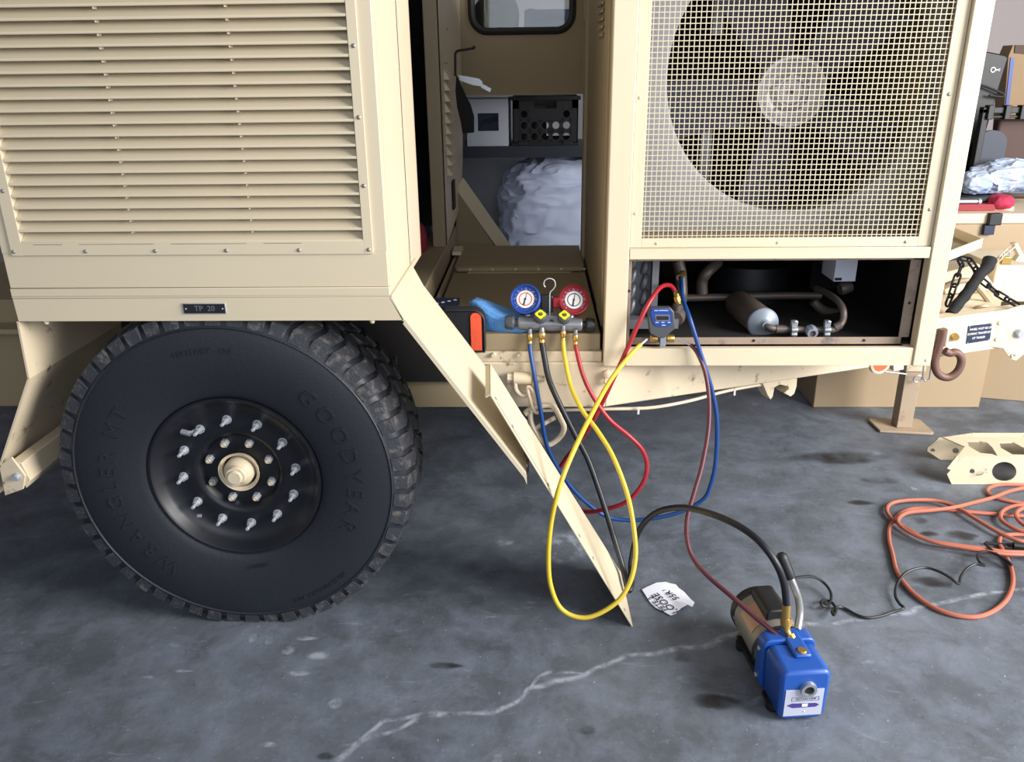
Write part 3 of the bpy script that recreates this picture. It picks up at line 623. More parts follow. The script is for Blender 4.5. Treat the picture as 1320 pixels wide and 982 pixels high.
# motor bracket behind the fan
b = MB(); b.box(.52,1.05,2.86,2.90,1.27,1.305); b.box(.545,.58,2.82,2.86,.985,1.27); b.box(.565,.60,2.86,2.90,1.56,CT-.01); part('motor_bracket', b, galv, cu)
b = MB(); b.cyl((fx,2.80,fz),(fx,3.1,fz),.085,24); part('fan_motor', b, black, cu)
b = MB(); b.box(CX1-.012,CX1-.007,2.39,3.3,.676,.968); b.box(CX0+.007,CX0+.012,2.39,3.3,.676,.968); b.box(CX0+.012,CX1-.012,2.39,3.3,.962,.968); part('bay_shade_sheet', b, dark, cu)  # dark sheets added: shade of the bay walls put into their colour
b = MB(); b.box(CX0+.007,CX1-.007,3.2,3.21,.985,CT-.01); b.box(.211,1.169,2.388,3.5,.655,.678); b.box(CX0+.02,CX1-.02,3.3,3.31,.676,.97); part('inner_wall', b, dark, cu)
# coil ends in the lower bay
b = MB(); b.box(.217,.375,2.50,2.502,.735,.96); b.box(.355,.375,2.46,2.502,.735,.96); ce = part('coil', b, coil, cu, label='coil end plate with return bends at the left of the open bay')
b = MB(); b.box(.21,.44,2.44,2.50,.705,.735); part('coil_channel', b, coil, ce)
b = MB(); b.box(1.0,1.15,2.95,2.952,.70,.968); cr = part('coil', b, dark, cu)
rb = MB(); rb.tube(smoothpath([(0,.01,.018),(0,-.008,.016),(0,-.015,0),(0,-.008,-.016),(0,.01,-.018)],4), .0095, 8); RB = rb.mesh('return_bend', coil)
for i in range(5):
    for j in range(2): inst('return_bend', RB, ce, (.298+.038*j, 2.497, .955-.048*i-.018*j), (0, .25, 0))
rb2 = rb.mesh('return_bend_dark', pipe)
for i in range(4):
    for j in range(3): inst('return_bend', rb2, cr, (1.035+.04*j, 2.947, .95-.055*i), (0, -.2, 0))
# drier, sight glass, clamps, pipework
A_ = at(984,417,2.47); B_ = at(952,392,2.72)
b = MB(); ax = (A_-B_).normalized(); L_ = (A_-B_).length
b.lathe([(.02,-.012),(.040,-.006),(.046,0),(.047,.01),(.047,L_-.012),(.046,L_-.01)], B_, ax, 32, cap0=True); dr = part('filter_drier', b, drier, cu, label='dusty brown cylindrical filter drier with blue-grey end')
b = MB(); b.lathe([(.049,-.012),(.049,-.002),(.044,.004),(.020,.012),(.012,.020),(.011,.026)], A_, ax, 32, cap1=True); part('end_cap', b, dcap, dr)
YP = 2.44
b = MB(); b.tube(smoothpath([A_+ax*.018, at(992,422,YP), at(1003,424,YP), at(1020,424,YP), at(1035,425,YP), at(1060,425,YP), at(1076,424,YP), at(1086,414,YP+.01), at(1087,400,YP+.02), at(1080,388,YP+.06), at(1066,378,YP+.14), at(1052,372,YP+.22)],5), .0105, 10); part('copper_pipe', b, pipe, cu)
for p0, p1 in (((1000,424),(1014,424)),((1076,422),(1084,418))):
    b = MB(); b.cyl(at(*p0,YP),at(*p1,YP),.0133,14); part('pipe_nut', b, pipe, cu)
b = MB(); q = at(1045,426,YP-.01); b.lathe([(.010,-.022),(.0165,-.022),(.0185,-.016),(.0185,.006),(.014,.014)], q, (0,1,.15), 8); sg = part('sight_glass', b, dcap, cu, label='small round sight glass between two clamps')
b = MB(); b.lathe([(.0001,-.017),(.0105,-.018)], q, (0,1,.15), 16); part('lens', b, pipe, sg)
for px in (1023.5, 1066):
    q = at(px,422,YP-.012); b = MB()
    b.box(q.x-.009,q.x+.009,q.y-.006,q.y+.010,q.z-.010,q.z+.022); b.lathe([(.010,-.010),(.011,0),(.010,.010)],q+Vector((0,-.004,-.006)),(1,0,0),12,True,True); b.lathe([(.007,-.009),(.008,0),(.007,.009)],q+Vector((0,-.006,-.02)),(1,0,0),12,True,True); b.lathe([(.0001,-.004),(.005,-.003),(.0055,.0)],q+Vector((0,-.006,.020)),(0,1,0),10); b.cyl(q+Vector((0,0,-.03)),q+Vector((0,0,-.016)),.004,8)
    part('pipe_clamp', b, alum, cu, bevel=.002)
def pp(pts, r, m, name='copper_pipe', lab=None):
    b = MB(); b.tube(smoothpath([at(*p) for p in pts],5), r, 10); return part(name, b, m, cu, label=lab)
pp([(868,384,2.75),(930,383,2.75),(1000,381,2.75),(1058,381,2.75)], .013, pipe)
pp([(868,402,2.9),(950,400,2.9)], .014, coil)
pp([(1048,388,2.7),(1062,400,2.7),(1090,404,2.75),(1150,404,2.8)], .016, pipe)
pp([(873,335,2.6),(877,352,2.6),(878,384,2.58),(872,398,2.52),(868,408,2.5)], .020, pipe)
pp([(905,378,2.75),(905,362,2.75),(912,350,2.75),(925,338,2.8)], .02, pipe)
b = MB(); q = at(872,408,2.47); b.lathe([(.0001,-.02),(.024,-.018),(.028,0),(.024,.02)], q, (.4,1,.2), 16); b.cyl(q+Vector((0,0,.0)), at(873,392,2.46), .012, 12); sv = part('service_valve', b, pipe, cu)
b = MB(); b.cyl(at(874.5,391,2.455), at(870.5,374,2.455), .009, 12); b.cyl(at(873.5,388,2.455), at(872,382,2.455), .0108, 6); part('service_fitting', b, brass, sv)
b = MB(); b.cyl(at(880,352,2.56), at(876,358,2.53), .011, 12); part('service_fitting', b, brass, cu)
b = MB(); q = at(965,365,2.95); b.lathe([(.13,-.2),(.14,0),(.13,.08),(.05,.1)], q, (0,0,1), 28, cap1=True); part('compressor', b, black, cu)
b = MB(); q = at(1090,352,2.62); b.box(q.x-.035,q.x+.035,q.y,q.y+.12,q.z-.028,.968); jb = part('junction_box', b, cardw, cu, bevel=.002, label='pale grey electrical box hanging in the bay')
b = MB(); b.box(q.x-.032,q.x-.010,q.y-.001,q.y,q.z-.024,q.z-.015); part('box_sticker', b, black, jb)
b = MB(); b.lathe([(.0001,-.01),(.018,-.01),(.022,.0),(.018,.03)], at(1086,372,2.66), (1,.2,.2), 12); part('elbow_fitting', b, pipe, cu)

# ------------------------------------------------------------------ middle: rear panel with window, vented panel, braces
rp = thing('rear_panel', (-.08, 4.3, 1.345), 'tan panel with a black-gasketed window seen through the gap between the cabinets', 'panel')
PY = 4.3; wx0, wx1, wz0 = -.335, .208, 1.60
wx0 = at(608,20,PY).x; wx1 = at(738,20,PY).x; wz0 = at(670,40,PY).z
pzb = at(680,122,PY).z
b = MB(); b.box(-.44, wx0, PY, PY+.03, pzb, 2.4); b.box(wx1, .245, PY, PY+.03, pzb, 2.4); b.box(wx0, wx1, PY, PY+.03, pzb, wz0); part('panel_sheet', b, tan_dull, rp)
b = MB(); R_ = .075; top = 2.05; zb_ = wz0
path = [(wx0,top),(wx0,zb_+R_)]+[(wx0+R_-R_*math.cos(t),zb_+R_-R_*math.sin(t)) for t in [PI/2*k/6 for k in range(1,7)]]+[(wx1-R_,zb_)]+[(wx1-R_+R_*math.sin(t),zb_+R_-R_*math.cos(t)) for t in [PI/2*k/6 for k in range(1,7)]]+[(wx1,top)]
b.tube([Vector((x,PY-.004,z)) for x,z in path], .017, 8); part('window_gasket', b, gasket, rp, label='black rubber window seal with rounded corners')
for sx, x_c in ((1,wx0),(-1,wx1)):
    b = MB(); pts = [(x_c,zb_)]+[(x_c+sx*(R_-R_*math.cos(t)),zb_+R_-R_*math.sin(t)) for t in [PI/2*k/6 for k in range(0,7)]]; b.prism([Vector((x,PY,z)) for x,z in pts], (0,.03,0)); part('corner_web', b, tan_dull, rp)
b = MB(); b.box(wx0,wx1,PY+.012,PY+.016,zb_,2.3); part('window_pane', b, glassm, rp, smooth=False)
b = MB(); x_ = at(757,60,4.1).x; b.box(x_-.006,x_+.02,4.1,4.3,at(757,122,4.1).z,2.4); hs = part('hinge_strip', b, tan, rp)
for py in (30,100): q = at(757,py,4.1); b = MB(); b.box(q.x-.014,q.x+.006,q.y-.012,q.y,q.z-.012,q.z+.012); part('hinge_knuckle', b, black, hs)

vp = thing('vented_panel', (-.37, 3.6, .80), 'tall narrow tan side panel with stacked vent louvers left of the gap', 'panel')
b = MB(); b.prism([(-.36,3.26,.80),(-.36,3.46,.815),(-.36,3.95,.86),(-.36,4.15,1.05),(-.36,4.25,1.3),(-.36,4.25,2.2),(-.36,3.26,2.2)], (-.012,0,0)); part('panel_sheet', b, tan, vp)
b = MB(); b.box(-.412,-.36,3.25,3.30,.80,2.2); part('corner_post', b, tan_dk, vp, bevel=.003)
vn = MB(); vn.prism([(0,0,0),(0,0,.034),(.022,0,0)], (0,.16,0)); VN = vn.mesh('vent_louver', tan, False)
for i in range(10): inst('vent_louver', VN, vp, (-.36, 3.42, 1.06+.041*i))
for i in range(3): b = MB(); b.lathe([(.0001,-.002),(.004,-.001),(.004,0)],(-.36,3.45+.06*i,1.49),(-1,0,0),8); part('rivet', b, dark, vp)
for z in (1.0,.93,1.62): b = MB(); b.lathe([(.0001,-.002),(.005,-.001),(.005,0)],(-.36,3.62,z),(-1,0,0),8); part('rivet', b, dark, vp)
b = MB(); b.box(-.362,-.352,3.55,3.64,.90,1.02); part('slot_cover', b, dark, vp)
sb = thing('corner_brace', (-.2, 3.7, .62), 'flat diagonal tan brace plate behind the hatch', 'brace')
b = MB(); b.prism([at(*p,3.85) for p in ((588,244),(588,330),(645,330))], (0,.01,0)); part('gusset_sheet', b, tan_dull, sb)
b = MB(); b.prism([at(*p,3.84) for p in ((587,243),(597,229),(664,325),(645,325))], (0,.008,0)); part('flange_strip', b, tan, sb)

# hanging strap and black latch handle on vented panel
st = thing('hanging_strap', (-.30, 3.45, 1.2), 'black strap and bent latch rod hanging from the vented panel', 'strap')
b = MB(); b.tube(smoothpath([at(*p,3.4) for p in ((611,62),(600,64),(588,67),(587,80),(587,98))],4), .005, 8); b.torus(at(611,61,3.4),(0,1,0),.004,.003,10,6); part('latch_rod', b, black, st)
b = MB(); vs=[]; 
b.prism([at(*p,3.38) for p in ((588,96),(592,104),(600,122),(607,136),(611,150),(611,171),(596,172),(594,158),(589,138),(587,118))], (0,.012,0)); part('strap_webbing', b, blackf, st, bevel=.003)
b = MB(); b.prism([at(*p,3.42) for p in ((590,96),(603,98),(618,101),(623,106),(620,112),(608,110),(592,104))], (0,.012,0)); b.prism([at(*p,3.42) for p in ((621,107),(634,114),(632,120),(619,113))], (0,.016,0)); part('buckle', b, alum, st, bevel=.002)

# ------------------------------------------------------------------ shelf unit behind and its load
SY = 4.5; s0 = at(680,188,SY).z; s1 = at(680,203,SY).z
shf = thing('shelf_unit', (-.05, 4.7, 0), 'dark steel shelf unit behind the trailer carrying a white box and a black crate', 'shelf')
b = MB(); b.box(-.62,.5,SY,4.95,s1,s0); part('shelf_board', b, shelfm, shf)
b = MB(); b.box(-.62,.5,SY,5.2,.375,.403); part('shelf_board', b, shelfm, shf)
b = MB(); b.box(-.62,.5,4.62,5.2,1.60,1.625); part('shelf_board', b, shelfm, shf)
for x in (-.62,.46):
    for y in (4.5+.01,4.91): b = MB(); b.box(x,x+.04,y+.0,y+.04,0,1.62); part('upright', b, shelfm, shf)
b = MB(); b.box(-.6,.5,5.22,5.24,0,1.6); part('back_sheet', b, galv, shf, label='pale grey back sheet')
xa, xb, zt = at(601,187,SY).x, at(657,187,SY).x, at(657,126,SY).z
wb = thing('white_box', ((xa+xb)/2, SY+.1, s0), 'white cardboard box with a square cut-out on the dark shelf', 'box')
ha_, hb_, hz0, hz1 = at(615.5,150,SY).x, at(642.5,150,SY).x, at(630,169,SY).z, at(630,146,SY).z
b = MB(); y=SY+.01
b.box(xa,ha_,y,y+.005,s0,zt); b.box(hb_,xb,y,y+.005,s0,zt); b.box(ha_,hb_,y,y+.005,s0,hz0); b.box(ha_,hb_,y,y+.005,hz1,zt)
b.box(xa,xa+.005,y,y+.26,s0,zt); b.box(xb-.005,xb,y,y+.26,s0,zt); b.box(xa,xb,y,y+.26,zt-.004,zt); b.box(xa,xb,y+.255,y+.26,s0,zt); part('carton', b, cardw, wb, smooth=False)
b = MB(); b.box(ha_-.01,hb_+.01,y+.03,y+.04,hz0-.01,hz1+.01); part('plastic_liner', b, navy, wb)
b = MB(); 
for k in range(5): b.tube(smoothpath([Vector((ha_+.02*k+.01, y+.028, hz0+.01+.012*k)), Vector((ha_+.02*k+.03, y+.026, hz0+.05)), Vector((hb_-.01*k, y+.028, hz1-.02))],4), .004, 6)
part('liner_folds', b, bluecase, wb)
# crate
ka, kb, kt = at(661,187,SY).x, at(745,187,SY).x, at(700,124,SY).z
cr_ = thing('milk_crate', ((ka+kb)/2, SY+.15, s0), 'black plastic crate with rows of round holes on the dark shelf', 'crate')
def holeplate(x0,x1,z0,z1,y,holes,r,t=.006):
    bm = bmesh.new(); import itertools
    # grid plate with round holes: build each cell as ring of quads
    m = MB(); 
    xs = sorted(set(h[0] for h in holes))
    return m
cw = (kb-ka)/6.2
rows = [s0+.045, s0+.045+cw*1.02, s0+.045+cw*2.04]
def cell(m, cx, cz, w, h, r, y, t, hole):
    if not hole: m.box(cx-w/2,cx+w/2,y,y+t,cz-h/2,cz+h/2); return
    n = 16; vs = []
    for i in range(n):
        a = 2*PI*(i+.5)/n; c, s_ = math.cos(a), math.sin(a); k = min(w/2/abs(c), h/2/abs(s_)); 
        for yy in (y, y+t): vs += [(cx+r*c,yy,cz+r*s_),(cx+k*c,yy,cz+k*s_)]
    # snap corners
    fs = []
    for i in range(n):
        j = (i+1) % n; fs += [(4*i,4*j,4*j+1,4*i+1),(4*i+2,4*i+3,4*j+3,4*j+2),(4*i,4*i+2,4*j+2,4*j)]
    for sx in (-1,1):
        for sz in (-1,1):
            # corner filler
            a = math.atan2(sz*h/2, sx*w/2)
            m.add([(cx+sx*w/2,y,cz+sz*h/2),(cx+sx*w/2,y,cz+sz*h*.25),(cx+sx*w*.25,y,cz+sz*h/2)],[(0,1,2)])
    m.add(vs, fs)
b = MB(); x = ka+cw*.6; 
for r_ in range(3):
    for c_ in range(5): cell(b, ka+cw*(1.1+c_), rows[r_], cw, cw*1.02, cw*.33, SY+.02, .006, not (r_ == 2 and 0 < c_ < 4))
b.box(ka,ka+cw*.6,SY+.02,SY+.026,s0,kt); b.box(kb-cw*.6,kb,SY+.02,SY+.026,s0,kt); b.box(ka,kb,SY+.02,SY+.026,s0,rows[0]-cw*.51); 
zt2 = rows[2]+cw*.51
b.box(ka,ka+(kb-ka)*.33,SY+.02,SY+.026,zt2,kt); b.box(kb-(kb-ka)*.33,kb,SY+.02,SY+.026,zt2,kt); b.box(ka,kb,SY+.02,SY+.026,kt-.015,kt)
part('front_wall', b, black, cr_, smooth=False)
b = MB(); b.box(ka,ka+.006,SY+.02,SY+.30,s0,kt); b.box(kb-.006,kb,SY+.02,SY+.30,s0,kt); b.box(ka,kb,SY+.29,SY+.30,s0+.12,kt); b.box(ka,kb,SY+.02,SY+.3,s0,s0+.008); b.box(ka,kb,SY+.29,SY+.30,s0,s0+.03); part('crate_body', b, black, cr_)
b = MB(); b.box(ka-.012,kb+.012,SY+.008,SY+.022,kt-.02,kt); b.box(ka-.006,kb+.006,SY+.012,SY+.022,s0,s0+.014); b.box(ka+.03,ka+.08,SY+.006,SY+.02,s0,s0+.022); b.box(kb-.08,kb-.03,SY+.006,SY+.02,s0,s0+.022); part('crate_rim', b, black, cr_, bevel=.002)
b = MB(); b.box(ka+.012,ka+(kb-ka)*.52,SY+.05,SY+.27,s0+.01,kt-.05); part('crate_dark_fill', b, dark, cr_)  # dark box added so the left holes read dark

def blob(c, rx, ry, rz, amp, seed, pw=.7, nu=72, nv=40, fold=3.0, flat=None):
    m = MB(); vs = []; 
    def sp(x, p): return math.copysign(abs(x)**p, x)
    for j in range(nv+1):
        v = -PI/2+PI*j/nv
        for i in range(nu):
            u = 2*PI*i/nu; p = Vector((sp(math.cos(v),pw)*sp(math.cos(u),pw), sp(math.cos(v),pw)*sp(math.sin(u),pw), sp(math.sin(v),pw)))
            q = Vector((p.x*rx, p.y*ry, p.z*rz)); sd = Vector((seed, seed*2.3, -seed))
            s_ = Vector((q.x*.5+q.z*.35, q.y, q.z*1.3-q.x*.3))
            k = (1-abs(noise.noise(s_*fold*2+sd)))**3*1.0 + .5*(1-abs(noise.noise(s_*fold*5+sd)))**3 - .55+noise.noise(q*fold*.8+sd)*.8
            q = q*(1+amp*k/ max(.2, (rx+rz)/2)*.5)
            if flat is not None and q.z < flat: q.z = flat
            vs.append(Vector(c)+q)
    fs = [(j*nu+i, j*nu+(i+1) % nu, (j+1)*nu+(i+1) % nu, (j+1)*nu+i) for j in range(nv) for i in range(nu)]
    return m.add(vs, fs)
cc = at(725,272,4.72); 
b = blob((cc.x+.12,4.80,.405+.27), .46, .20, .335, .068, 4.1, .62, 200, 130, 4.0, -.269)
cb = solo('canvas_bundle', b, canvas, 'crumpled white canvas bundle below the dark shelf', 'canvas', off=(cc.x+.12,4.8,.405))
b = MB(); q = at(664,280,4.585); b.torus(q, (0,1,.2), .010, .003, 16, 6); part('grommet', b, steel, cb)
# behind the window
b = blob((at(640,20,4.85).x, 4.85, 1.625+.11), .12,.10,.11,.03,8.8,.8,48,28,6,-.11); solo('green_bag', b, green, 'faded green fabric bag behind the small window', 'bag', off=(at(640,20,4.85).x,4.85,1.625))
qa, qb = at(676,30,4.75), at(736,30,4.75)
bc = thing('blue_case', ((qa.x+qb.x)/2,4.85,1.625), 'slate blue plastic tool case behind the small window', 'case')
b = MB(); b.box(qa.x,qb.x,4.75,4.95,1.625,at(700,12,4.75).z); part('case_body', b, bluecase, bc, bevel=.008)
b = MB(); z_ = at(700,12,4.75).z; b.box(qb.x-.14,qb.x-.03,4.742,4.755,z_-.055,z_-.025); b.box(qa.x+.02,qa.x+.05,4.742,4.752,z_-.02,z_+.004); part('case_latch', b, black, bc)
b = MB(); b.cyl((qa.x+.07,4.742,z_-.08),(qa.x+.07,4.751,z_-.08),.018,16); part('case_dial', b, black, bc)
qa = at(650,10,5.0); b = MB(); b.box(qa.x-.03,qa.x+.03,5.0,5.04,1.625,2.4); solo('cream_post', b, tan, 'cream upright post behind the small window', 'post')

# dark gap: red bundle and clear sheet
b = blob((-.50,3.2,.717+.10),.07,.10,.10,.02,2.2,.8,32,20,5,-.10); solo('red_cloth', b, redrag, 'dark red bundle in the dark gap behind the louvered housing', 'cloth', off=(-.50,3.2,.717))
# far-left dull panel behind fender
b = MB(); b.box(-2.35,-1.665,2.50,2.9,.42,.79); part('side_locker', b, tan_dull, ch, bevel=.004, label='dull olive tan locker at the left edge beyond the fender')
b = MB(); b.box(-1.22,-.60,2.6,4.2,.72,2.3); b.box(-.60,-.40,4.19,4.2,.72,2.3); solo('gap_dark_filler', b, dark, 'added black filler darkening the narrow gap right of the louvered housing', 'filler')  # dark boxes added so the gap reads black, like deep shade

# ------------------------------------------------------------------ items on the hatch
# blue cloth
def drape(name, outline_fn, m, label_, cat): pass
b = blob((0,0,0), .098, .055, .036, .034, 3.3, .75, 96, 50, 11, -.024)
for v in b.v:
    k = (-v.x/.098)              # bunched up on the left, thinning to the right
    v.z = (v.z+.024)*(1+.75*k) ; v.y += .02*k
    v.x -= .012*max(0, v.z-.03)/.03
    v += Vector((-.092, 2.44, .7115))
solo('microfibre_cloth', b, clothb, 'crumpled light blue cloth lying on the hatch beside the blue gauge', 'cloth', off=(-.09,2.45,.7115))
# pouch (black with orange panel), standing over the lip
po = thing('tool_pouch', (-.21, 2.40, .657), 'black and orange zipped pouch between the fender and the blue cloth', 'pouch')
def rrect(p0, p1, z0, z1, r, n=6):  # rounded-top outline in plane from p0 to p1 (XY)
    pts = []; A, B = Vector(p0), Vector(p1); L_ = (B-A).length; d_ = (B-A).normalized()
    pts.append(A+Vector((0,0,z0))); pts.append(A+d_*L_+Vector((0,0,z0)))
    for k in range(n+1): t = PI/2*k/n; pts.append(A+d_*(L_-r+r*math.cos(t))+Vector((0,0,z1-r+r*math.sin(t))))
    for k in range(n+1): t = PI/2*k/n; pts.append(A+d_*(r-r*math.sin(t))+Vector((0,0,z1-r+r*math.cos(t))))
    return pts
pa, pb = (-.30,2.345,0), (-.152,2.345,0)
b = MB(); b.prism(rrect(pa,pb,.662,.796,.035), (0,.045,0)); part('pouch_body', b, blackf, po, bevel=.006)
b = MB(); b.prism(rrect((-.196,2.3415,0),(-.163,2.3415,0),.668,.786,.015), (0,.004,0)); part('orange_panel', b, orangef, po, bevel=.001)
b = MB(); o_ = rrect((-.298,2.343,0),(-.155,2.343,0),.664,.793,.034); b.tube(o_, .0035, 6, True); part('piping', b, black, po)
bx = thing('navy_box', (-.27,2.60,.7115), 'small dark navy printed carton at the left of the hatch', 'box')
b = MB(); b.box(-.36,-.245,2.46,2.56,.7115,.775); part('carton', b, navy, bx, bevel=.001)
b = MB()
for k in range(5): b.box(-.335+.018*k,-.325+.018*k,2.47+.014*k,2.482+.014*k,.775,.7755)
part('print', b, white, bx, kind='stuff')
for y_ in (2.48,2.50,2.52): b = MB(); b.box(-.2452,-.2447,y_,y_+.006,.725,.762); part('print_bar', b, white, bx)

# ------------------------------------------------------------------ manifold gauge set
MGX, MGY, MGZ = .042, 2.375, .742
mg = thing('manifold_gauge', (MGX, MGY, .712), 'four-valve manifold with a blue and a red gauge lying on the hatch', 'gauge set')
def mb_at(): m = MB(); m.M = Matrix.Translation((MGX,MGY,MGZ)) @ Matrix.Rotation(math.radians(2),4,'Y'); return m
b = mb_at(); b.lathe([(.016,-.098),(.020,-.094),(.022,-.06),(.021,-.03),(.023,0),(.021,.03),(.022,.06),(.020,.094),(.016,.098)], (0,0,0), (1,0,0), 24, True, True); b.box(-.035,.035,-.018,.014,-.004,.030); bod = part('valve_body', b, grey, mg, bevel=.002)
b = mb_at(); b.cyl((.004,-.0185,.012),(.004,-.0175,.012),.007,14); part('sight_port', b, black, bod)
b = mb_at(); b.box(-.028,.040,-.0235,-.020,-.006,-.0045); b.box(-.028,.040,-.0235,-.020,-.001,.0005); part('cast_rib', b, grey, bod)
for sx, m_ in ((-1,greyp),(1,black)):
    b = mb_at(); n=10
    b.lathe([(.012,.098),(.012,.106),(.020,.108),(.023,.112),(.021,.130),(.018,.136),(.0001,.136)], (0,0,0), (sx,0,0), 9); part('end_knob', b, m_, mg, bevel=.0015)
for x in (-.030,.041):
    b = mb_at(); b.lathe([(.012,0),(.0135,.012),(.020,.014),(.021,.026),(.018,.034),(.0001,.034)], (x,-.010,.010), (0,-.62,.78), 20); kn = part('valve_knob', b, greyp, mg, bevel=.001)
    b = mb_at(); c0 = Vector((x,-.010,.010))+Vector((0,-.62,.78))*.0345; vx, vy, vd = frame(Vector((0,-.62,.78))); pts = []
    for i in range(16): t = 2*PI*i/16; r_ = .0145+.0022*math.cos(4*t); pts.append(c0+vx*r_*math.cos(t)+vy*r_*math.sin(t))
    b.prism(pts, vd*.0025); part('knob_cap', b, yellowk, kn)
    b = mb_at(); b.lathe([(.0045,.003),(.007,.003)], c0, vd, 16); b.box(x-.003,x+.003,c0.y-.004,c0.y-.001,c0.z-.001,c0.z+.004); part('cap_mark', b, ink, kn)
def gauge(cx, cz, boot, ringm, tilt_side, nm):
    ndir = Vector((tilt_side, -.80, .42)).normalized(); c0 = Vector((cx, MGY+.015, cz)); gx = Vector((0,0,1)).cross(-ndir).normalized()*1; gx = (-ndir).cross(Vector((0,0,1))).normalized(); gy = gx.cross(-ndir)*-1
    if gy.z < 0: gy = -gy
    if gx.x < 0: gx = -gx
    def P(x, y, h): return c0+gx*x+gy*y+ndir*h
    b = MB(); b.lathe([(.020,-.036),(.040,-.034),(.0455,-.030),(.047,-.004),(.046,.004),(.042,.006),(.0395,.003),(.039,-.002)], c0, ndir, 44, cap0=True); g = part('gauge', b, boot, mg, label=nm)
    b = MB(); b.lathe([(.0001,-.002),(.0395,-.002)], c0, ndir, 44); part('dial', b, boot, g)
    b = MB(); b.lathe([(.0001,-.0012),(.027,-.0012)], c0, ndir, 36); part('dial_face', b, white, g)
    b = MB(); b.lathe([(.0175,-.0008),(.0205,-.0008)], c0, ndir, 36); part('dial_ring', b, ringm, g)
    b = MB()
    for i in range(13):
        t = math.radians(225-270*i/12); u = Vector((math.cos(t), math.sin(t), 0)); w = Vector((-u.y,u.x,0))*.0007; r0_, r1_ = .031, (.036 if i % 2 == 0 else .034)
        b.add([P(*(u*r0_+w)[:2],-.0015), P(*(u*r0_-w)[:2],-.0015), P(*(u*r1_-w)[:2],-.0015), P(*(u*r1_+w)[:2],-.0015)], [(0,1,2,3)])
    R = Matrix(((gx.x,gy.x,ndir.x,0),(gx.y,gy.y,ndir.y,0),(gx.z,gy.z,ndir.z,0),(0,0,0,1)))
    for i, tx in enumerate(('0','50','100','150','200','250','300')):
        t = math.radians(215-250*i/6); b.text(tx, .0055, Matrix.Translation(P(.0293*math.cos(t),.0293*math.sin(t),-.0012)) @ R, .0001)
    part('dial_marks', b, paleblue, g, smooth=False)
    b = MB()
    for i in range(24):
        t = math.radians(225-270*i/23); u = Vector((math.cos(t), math.sin(t), 0)); w = Vector((-u.y,u.x,0))*.0004
        b.add([P(*(u*.0235+w)[:2],-.0008), P(*(u*.0235-w)[:2],-.0008), P(*(u*.0262-w)[:2],-.0008), P(*(u*.0262+w)[:2],-.0008)], [(0,1,2,3)])
    b.add([P(-.0014,0,.0005),P(.0014,0,.0005),P(.0055,.021,.0005),P(.0048,.0215,.0005)],[(0,1,2,3)]); b.add([P(-.0016,.002,.0005),P(.0016,.001,.0005),P(-.002,-.020,.0005),P(-.0065,-.018,.0005)],[(0,1,2,3)])
    b.lathe([(.0001,.002),(.003,.0015),(.003,0)], c0, ndir, 12); part('needle', b, ink, g)
    b = MB(); b.lathe([(.0385,.0008),(.0385,.001),(.0001,.0032)], c0, ndir, 32); 
    b = MB(); b.cyl(c0-ndir*.02-gy*.02, Vector((cx*.85+MGX*.15, MGY, MGZ+.01)), .008, 12); part('gauge_neck', b, steel, g)
    return P
gauge(MGX-.074, .815, blueg, redink, -.10, 'round blue-booted low pressure gauge')
gauge(MGX+.072, .812, redg, slate, .06, 'round dark red-booted high pressure gauge')
b = MB(); hp = [(0,0,.03),(0,-.002,.075),(.001,-.002,.098),(.010,0,.108),(.0165,0,.120),(.012,0,.136),(-.003,0,.141),(-.015,0,.134),(-.0175,0,.122),(-.013,0,.115)]
b.tube(smoothpath([Vector((MGX-.001+x,MGY-.006+y,MGZ+z)) for x,y,z in hp],5), .0017, 8); part('hanging_hook', b, steel, mg)
b = MB(); b.box(MGX-.028,MGX+.010,MGY+.012,MGY+.03,MGZ+.03,MGZ+.085); part('hose_holder', b, black, mg, bevel=.004)
b = MB(); b.box(MGX+.008,MGX+.038,MGY+.008,MGY+.03,MGZ+.045,MGZ+.078); part('schrader_cover', b, redg, mg, bevel=.004)
ports = {'blue':(683,428), 'black':(698.5,426), 'yellow':(726,424), 'red':(742,429)}
PORT = {}
for nm, (px, py) in ports.items():
    p0 = at(px, py, 2.352); big = 1.35 if nm == 'black' else 1.0
    b = MB(); b.lathe([(.006,.010),(.0068*big,.0),(.0065*big,-.006)], p0, (0,.15,1), 14); part('port', b, grey, mg)
    b = MB(); b.lathe([(.0001,-.006),(.0085*big,-.006),(.0095*big,-.009),(.0095*big,-.019),(.0075*big,-.024),(.006*big,-.026),(.0072*big,-.028),(.0072*big,-.036)], p0, (0,.12,1), 10)
    part('hose_fitting', b, brass, mg)
    PORT[nm] = p0-Vector((0,.12,1)).normalized()*.034
# ------------------------------------------------------------------ hoses
def hose(name, pts, r, m, label_, cat='hose', sub=9, extra=None):
    P_ = [(p if isinstance(p, Vector) else at(*p)) for p in pts]; b = MB(); b.tube(smoothpath(P_, sub), r, 12)
    zs = min(v.z for v in b.v)
    if zs < .0005:
        for v in b.v: v.z = max(v.z, .0005)
    return solo(name, b, m, label_, cat, group='hoses of the gauge set')
hose('refrigerant_hose', [PORT['blue'],(684,455,2.335),(690,490,2.315),(697,530,2.305),(704,570,2.31),(717,600,2.32),(738,630,2.34),(765,655,2.36),(790,668,2.37),(825,670,2.36),(870,662,2.34),(905,645,2.33),(917,622,2.325),(923,590,2.32),(924,540,2.31),(917,500,2.31),(903,455,2.315),(889,410,2.33),(880,385,2.40),(878,364,2.50),(877,357,2.53)], .0066, blue, 'long blue hose looping from the blue gauge side up into the open bay')
